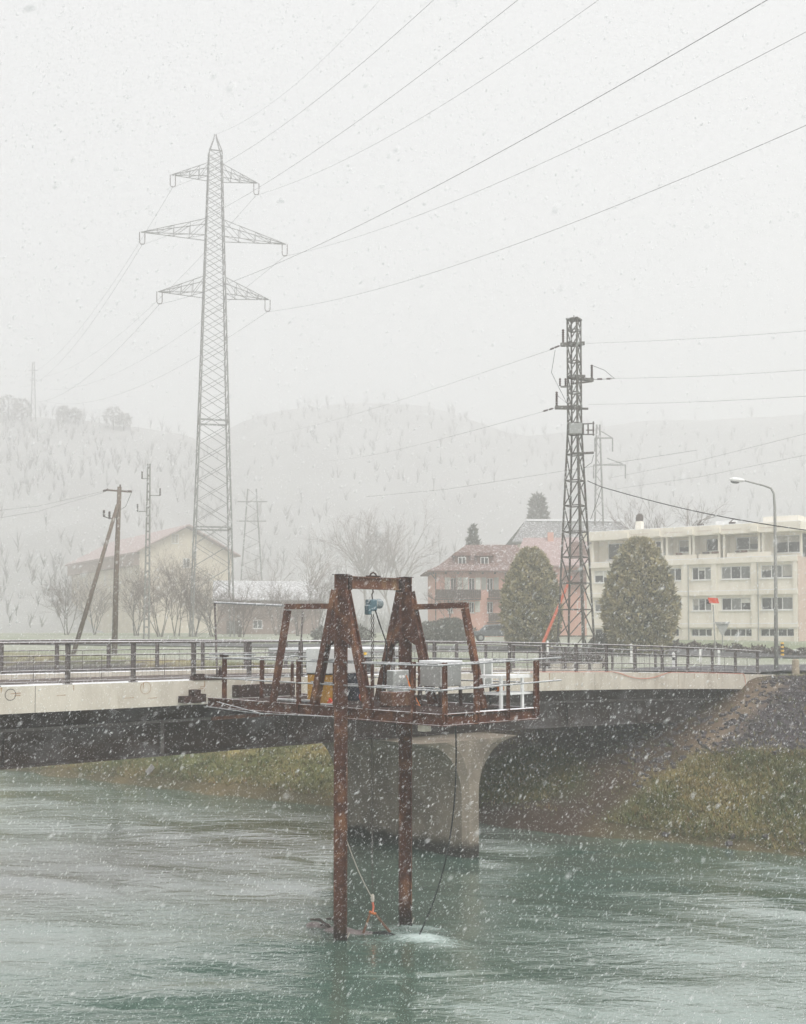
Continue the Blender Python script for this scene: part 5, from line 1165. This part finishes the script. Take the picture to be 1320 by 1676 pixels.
q = px(246, 1262, 51); q.z = ground_z(q.x, 51); b = MB(); b.obox(q + Vector((0, 0, .16)), Vector((.13, .04, .17)), Vector((-.05, .16, 0)), Vector((-.07, 0, .08))); b.build('slab', mat('grey_stone', (.24, .23, .22), (.16, .15, .145), 8, .9), tb_, bevel=.03)

# ------------------------------------------------------------------ street furniture
SLY = 52.0; sb = px(1271, 1100, SLY); sb.z = ground_z(sb.x, SLY)
lp = thing('street_lamp', sb, 'tall grey street lamp with a curved arm at the right', 'street lamp')
def sp_(x, y): return px(x, y, SLY)
tp = [sb, sp_(1270, 950), sp_(1268.5, 830), sp_(1267, 808), sp_(1262, 799), sp_(1250, 794.5), sp_(1232, 790), sp_(1216, 786)]
MB().tube(tp, [.095, .075, .06, .05, .045, .04, .035, .03], 10).build('column', lampm, lp, smooth=True)
b = MB(); hd0, hd1 = sp_(1219, 786.5), sp_(1194, 784.5); dl = (hd1 - hd0).normalized()
b.lathe(hd0, [(0, .03), (.05, .07), (.3, .11), (.55, .10), (.68, .04)], 8, dl); b.build('lamp_head', white, lp)
b = MB(); b.lathe(hd0 + dl * .26 + Vector((0, 0, -.09)), [(0, .05), (.1, .08), (.3, .07), (.36, .03)], 8, dl); b.build('lens', curtain, lp)
SGY = 62.0
sg1 = thing('orange_sign', px(1171, 1070, SGY), 'orange red board on a slightly leaning pole before the apartment block', 'sign')
MB().tube([px(1172.5, 1085, SGY), px(1167.5, 990, SGY)], .035, 6).build('pole', lampm, sg1)
b = MB(); c = px(1169, 984, SGY); c2 = [px(1159, 978, SGY), px(1175, 979, SGY - .1), px(1177.5, 987.5, SGY - .1), px(1161.5, 987, SGY)]; b.prism(c2, Vector((0, .05, 0))); b.build('board', redor, sg1)
b = MB(); b.obox(px(1159.5, 985, SGY + .1), Vector((.08, 0, 0)), Vector((0, .06, 0)), Vector((0, 0, .10))); b.build('bracket', blackp, sg1)
ZY = 68.0
yv = thing('yield_sign', px(1183, 1060, ZY), 'back of a grey inverted triangle road sign on a post', 'sign')
MB().tube([px(1183.5, 1068, ZY), px(1182, 1020, ZY)], .035, 6).build('post', lampm, yv)
b = MB(); b.prism([px(1170, 1018, ZY), px(1195, 1018, ZY), px(1184.5, 1039, ZY), px(1181, 1039, ZY)], Vector((0, -.025, 0))); b.build('plate', greyp, yv)
b = MB(); b.obox(px(1182.5, 1021, ZY) + Vector((0, -.05, 0)), Vector((.32, 0, 0)), Vector((0, .02, 0)), Vector((0, 0, .03))); b.build('clamp', lampm, yv)
bandy = mat('band_yellow', (.85, .50, .05), None, rough=.6)
bo = thing('striped_bollard', px(1281, 1072, 78), 'yellow and black banded traffic post by the road verge', 'bollard')
c0 = px(1281, 1073, 78); H = px(1281, 1051, 78).z - c0.z
for k in range(7):
    b = MB(); b.lathe(c0 + Vector((0, 0, H * k / 7)), [(0, .105), (H / 7 - .004, .105)], 10); b.build('band', [bandy, blackp][k % 2], bo)
MATS['yellow_paint'].node_tree.nodes['Principled BSDF'].inputs['Roughness'].default_value = .5
for k, (x, y0, y1, Y, lb) in enumerate(((1034, 1053, 1078, 66, 'white marker post in front of the larger yew'), (1103.5, 1067, 1099, 55, 'near white marker post with a dark band on the grass'), (1147, 1060, 1083, 68, 'faint white marker post left of the orange sign pole'), (1177.5, 1061, 1090, 60, 'white marker post just right of the orange sign pole'), (897, 1048, 1066, 72, 'small white post right of the barrier pole'), (888.5, 1059, 1066, 74, 'short white post left of the barrier pole'))):
    q0, q1 = px(x, y1, Y), px(x, y0, Y); t = thing('marker_post', q0, lb, 'marker post', 'white roadside marker posts')
    zg = min(q0.z, ground_z(q0.x, Y)); H = q1.z - q0.z; w_ = .12
    b = MB(); b.prism([q0 + Vector((-w_ / 2, 0, zg - q0.z)), q0 + Vector((w_ / 2, 0, zg - q0.z)), q0 + Vector((w_ / 2, 0, H * .93)), q0 + Vector((0, 0, H)), q0 + Vector((-w_ / 2, 0, H * .93))], Vector((0, .10, 0))); b.build('post', white, t)
    if k in (0, 1, 3): b = MB(); b.obox(q0 + Vector((0, .05, H * .66)), Vector((w_ / 2 + .004, 0, 0)), Vector((0, .056, 0)), Vector((0, 0, H * .07))); b.build('band', [greyp, blackp][k == 1], t)
qs = px(1303, 1112, 48.5); qs.z = ground_z(qs.x, 48.5)
t = thing('stone_bollard', qs, 'squat tan stone bollard at the top of the embankment', 'bollard')
b = MB(); b.lathe(qs - Vector((0, 0, .1)), [(0, .16), (.3, .155), (.72, .14), (.78, .11)], 9); b.build('block', stone, t)
bt = thing('barrier_pole', px(889, 1062, 66), 'faded red barrier pole raised beside the lattice mast', 'barrier')
MB().tube([px(888.5, 1066, 66), px(890, 1048, 66)], .05, 6).build('pivot_post', redor, bt); MB().tube([px(889.5, 1052, 66), px(935.5, 943, 66)], [.09, .07], 8).build('boom', orangep, bt)
fb = mat('trough_brown', (.09, .05, .04), (.06, .035, .03), 5, .9)
for k in range(4):
    q = px(906 + 22 * k, 1092, 57.5 + .3 * k); zq = ground_z(q.x, q.y); t = thing('bramble', (q.x, q.y, zq), ['brown bramble clump at the left foot of the lattice mast', 'brown bramble clump just left of the near mast leg', 'brown bramble clump just right of the near mast leg', 'brown bramble clump at the right foot of the lattice mast'][k], 'shrub', 'brown brambles round the mast foot')
    leaf_crown(t, (q.x, q.y, zq + .35), .5, .5, .4, 500, .12, egg, (.06, .035, .028), (.10, .055, .04), (.12, .09, .06), name='crown', core=.6)
# parked car
cq = px(812, 1046, 100); cq.z = ground_z(cq.x, 100)
car = thing('parked_car', cq, 'dark grey car with snow on its windscreen parked by the pink house', 'car')
b = MB(); L_ = [(-2.1, .45), (-2.15, .8), (-1.4, .95), (-.85, 1.42), (.55, 1.48), (1.25, 1.0), (2.05, .85), (2.15, .45)]
b.prism([cq + Vector((a, -.85, z)) for a, z in L_], Vector((0, 1.7, 0))); b.build('body', carm, car, bevel=.08)
b = MB(); b.prism([cq + Vector((a, -.862, z)) for a, z in ((-1.15, .98), (-.78, 1.36), (.5, 1.41), (1.0, 1.02))], Vector((0, .01, 0))); b.build('side_window', glass, car)
b = MB(); b.prism([cq + Vector((.62, -.7, 1.45)), cq + Vector((.62, .7, 1.45)), cq + Vector((1.27, .75, 1.03)), cq + Vector((1.27, -.75, 1.03))], Vector((.05, 0, .04))); b.build('windscreen_snow', snowm, car)
for a in (-1.35, 1.35):
    for s in (-1, 1):
        wh = MB().lathe(cq + Vector((a, s * .86 - .1, .32)), [(0, .27), (.03, .32), (.17, .32), (.2, .27)], 14, (0, 1, 0)).build('wheel', dark, car); MB().lathe(cq + Vector((a, s * .86 - .11 if s < 0 else s * .86 + .10, .32)), [(0, .19), (.012, .18)], 10, (0, 1, 0)).build('rim', greyp, wh)
for s in (-1, 1): MB().lathe(cq + Vector((2.09, s * .6, .72)), [(0, .1), (.05, .09)], 8, (1, 0, 0)).build('headlight', white, car)

# ------------------------------------------------------------------ falling snow: flakes stretched along the wind in place of motion streaks
NF = 290000
zf_ = 5.0 + 19 * rng.random(NF) ** .7; zf_[:1500] = 1.6 + 3.4 * rng.random(1500) ** .6
FX = (rng.random(NF) * 2 - 1) * .41 * zf_; FZ = EYE + zf_ * (-.39 + .98 * rng.random(NF))
keep = FZ > WATER + .1; zf_, FX, FZ = zf_[keep], FX[keep], FZ[keep]; NFk = len(zf_)
dirn = np.array((.60, .12, .78))[None] + rng.normal(0, .20, (NFk, 3)); dirn /= np.linalg.norm(dirn, axis=1)[:, None]
s1 = np.cross(dirn, rng.normal(size=(NFk, 3))); s1 /= np.linalg.norm(s1, axis=1)[:, None]; s2 = np.cross(dirn, s1)
sz = (.0009 + .0024 * rng.random(NFk) ** 4)[:, None]; ln = sz * (2.6 + 3.0 * rng.random((NFk, 1)))
C0 = np.stack([FX, zf_, FZ], 1)
s3 = s1 * -.5 + s2 * .87; s4 = s1 * -.5 - s2 * .87
SV = np.stack([C0 + dirn * ln, C0 - dirn * ln, C0 + s1 * sz, C0 + s3 * sz * .9, C0 + s4 * sz * 1.1], 1).reshape(-1, 3)
o8 = np.array([(0, 2, 3), (0, 3, 4), (0, 4, 2), (1, 3, 2), (1, 4, 3), (1, 2, 4)])
ST = (np.arange(NFk)[:, None, None] * 5 + o8[None]).reshape(-1, 3)
flake = bpy.data.materials.new('snowflake'); flake.use_nodes = True; n = flake.node_tree.nodes; L = flake.node_tree.links
df, tl, mx = n.new('ShaderNodeBsdfDiffuse'), n.new('ShaderNodeBsdfTranslucent'), n.new('ShaderNodeMixShader')
for d_ in (df, tl): d_.inputs[0].default_value = (.95, .95, .96, 1)
L.new(df.outputs[0], mx.inputs[1]); L.new(tl.outputs[0], mx.inputs[2]); L.new(mx.outputs[0], n['Material Output'].inputs[0]); n.remove(n['Principled BSDF'])
tag(npmesh('falling_snow', SV, ST, flake), 'wind blown snowflakes falling all through the air', 'snow', kind='stuff')

# ------------------------------------------------------------------ haze
HZ = MB(); HZ.box(-424, 424, -64, 600, -4, 98)
hm = bpy.data.materials.new('haze'); hm.use_nodes = True; n = hm.node_tree.nodes; L = hm.node_tree.links
n.remove(n['Principled BSDF']); pv = n.new('ShaderNodeVolumePrincipled'); pv.inputs['Color'].default_value = (1, 1, 1, 1); pv.inputs['Density'].default_value = .0038; pv.inputs['Anisotropy'].default_value = .6
L.new(pv.outputs[0], n['Material Output'].inputs['Volume'])
hz_o = HZ.build('haze', hm); tag(hz_o, kind='stuff')
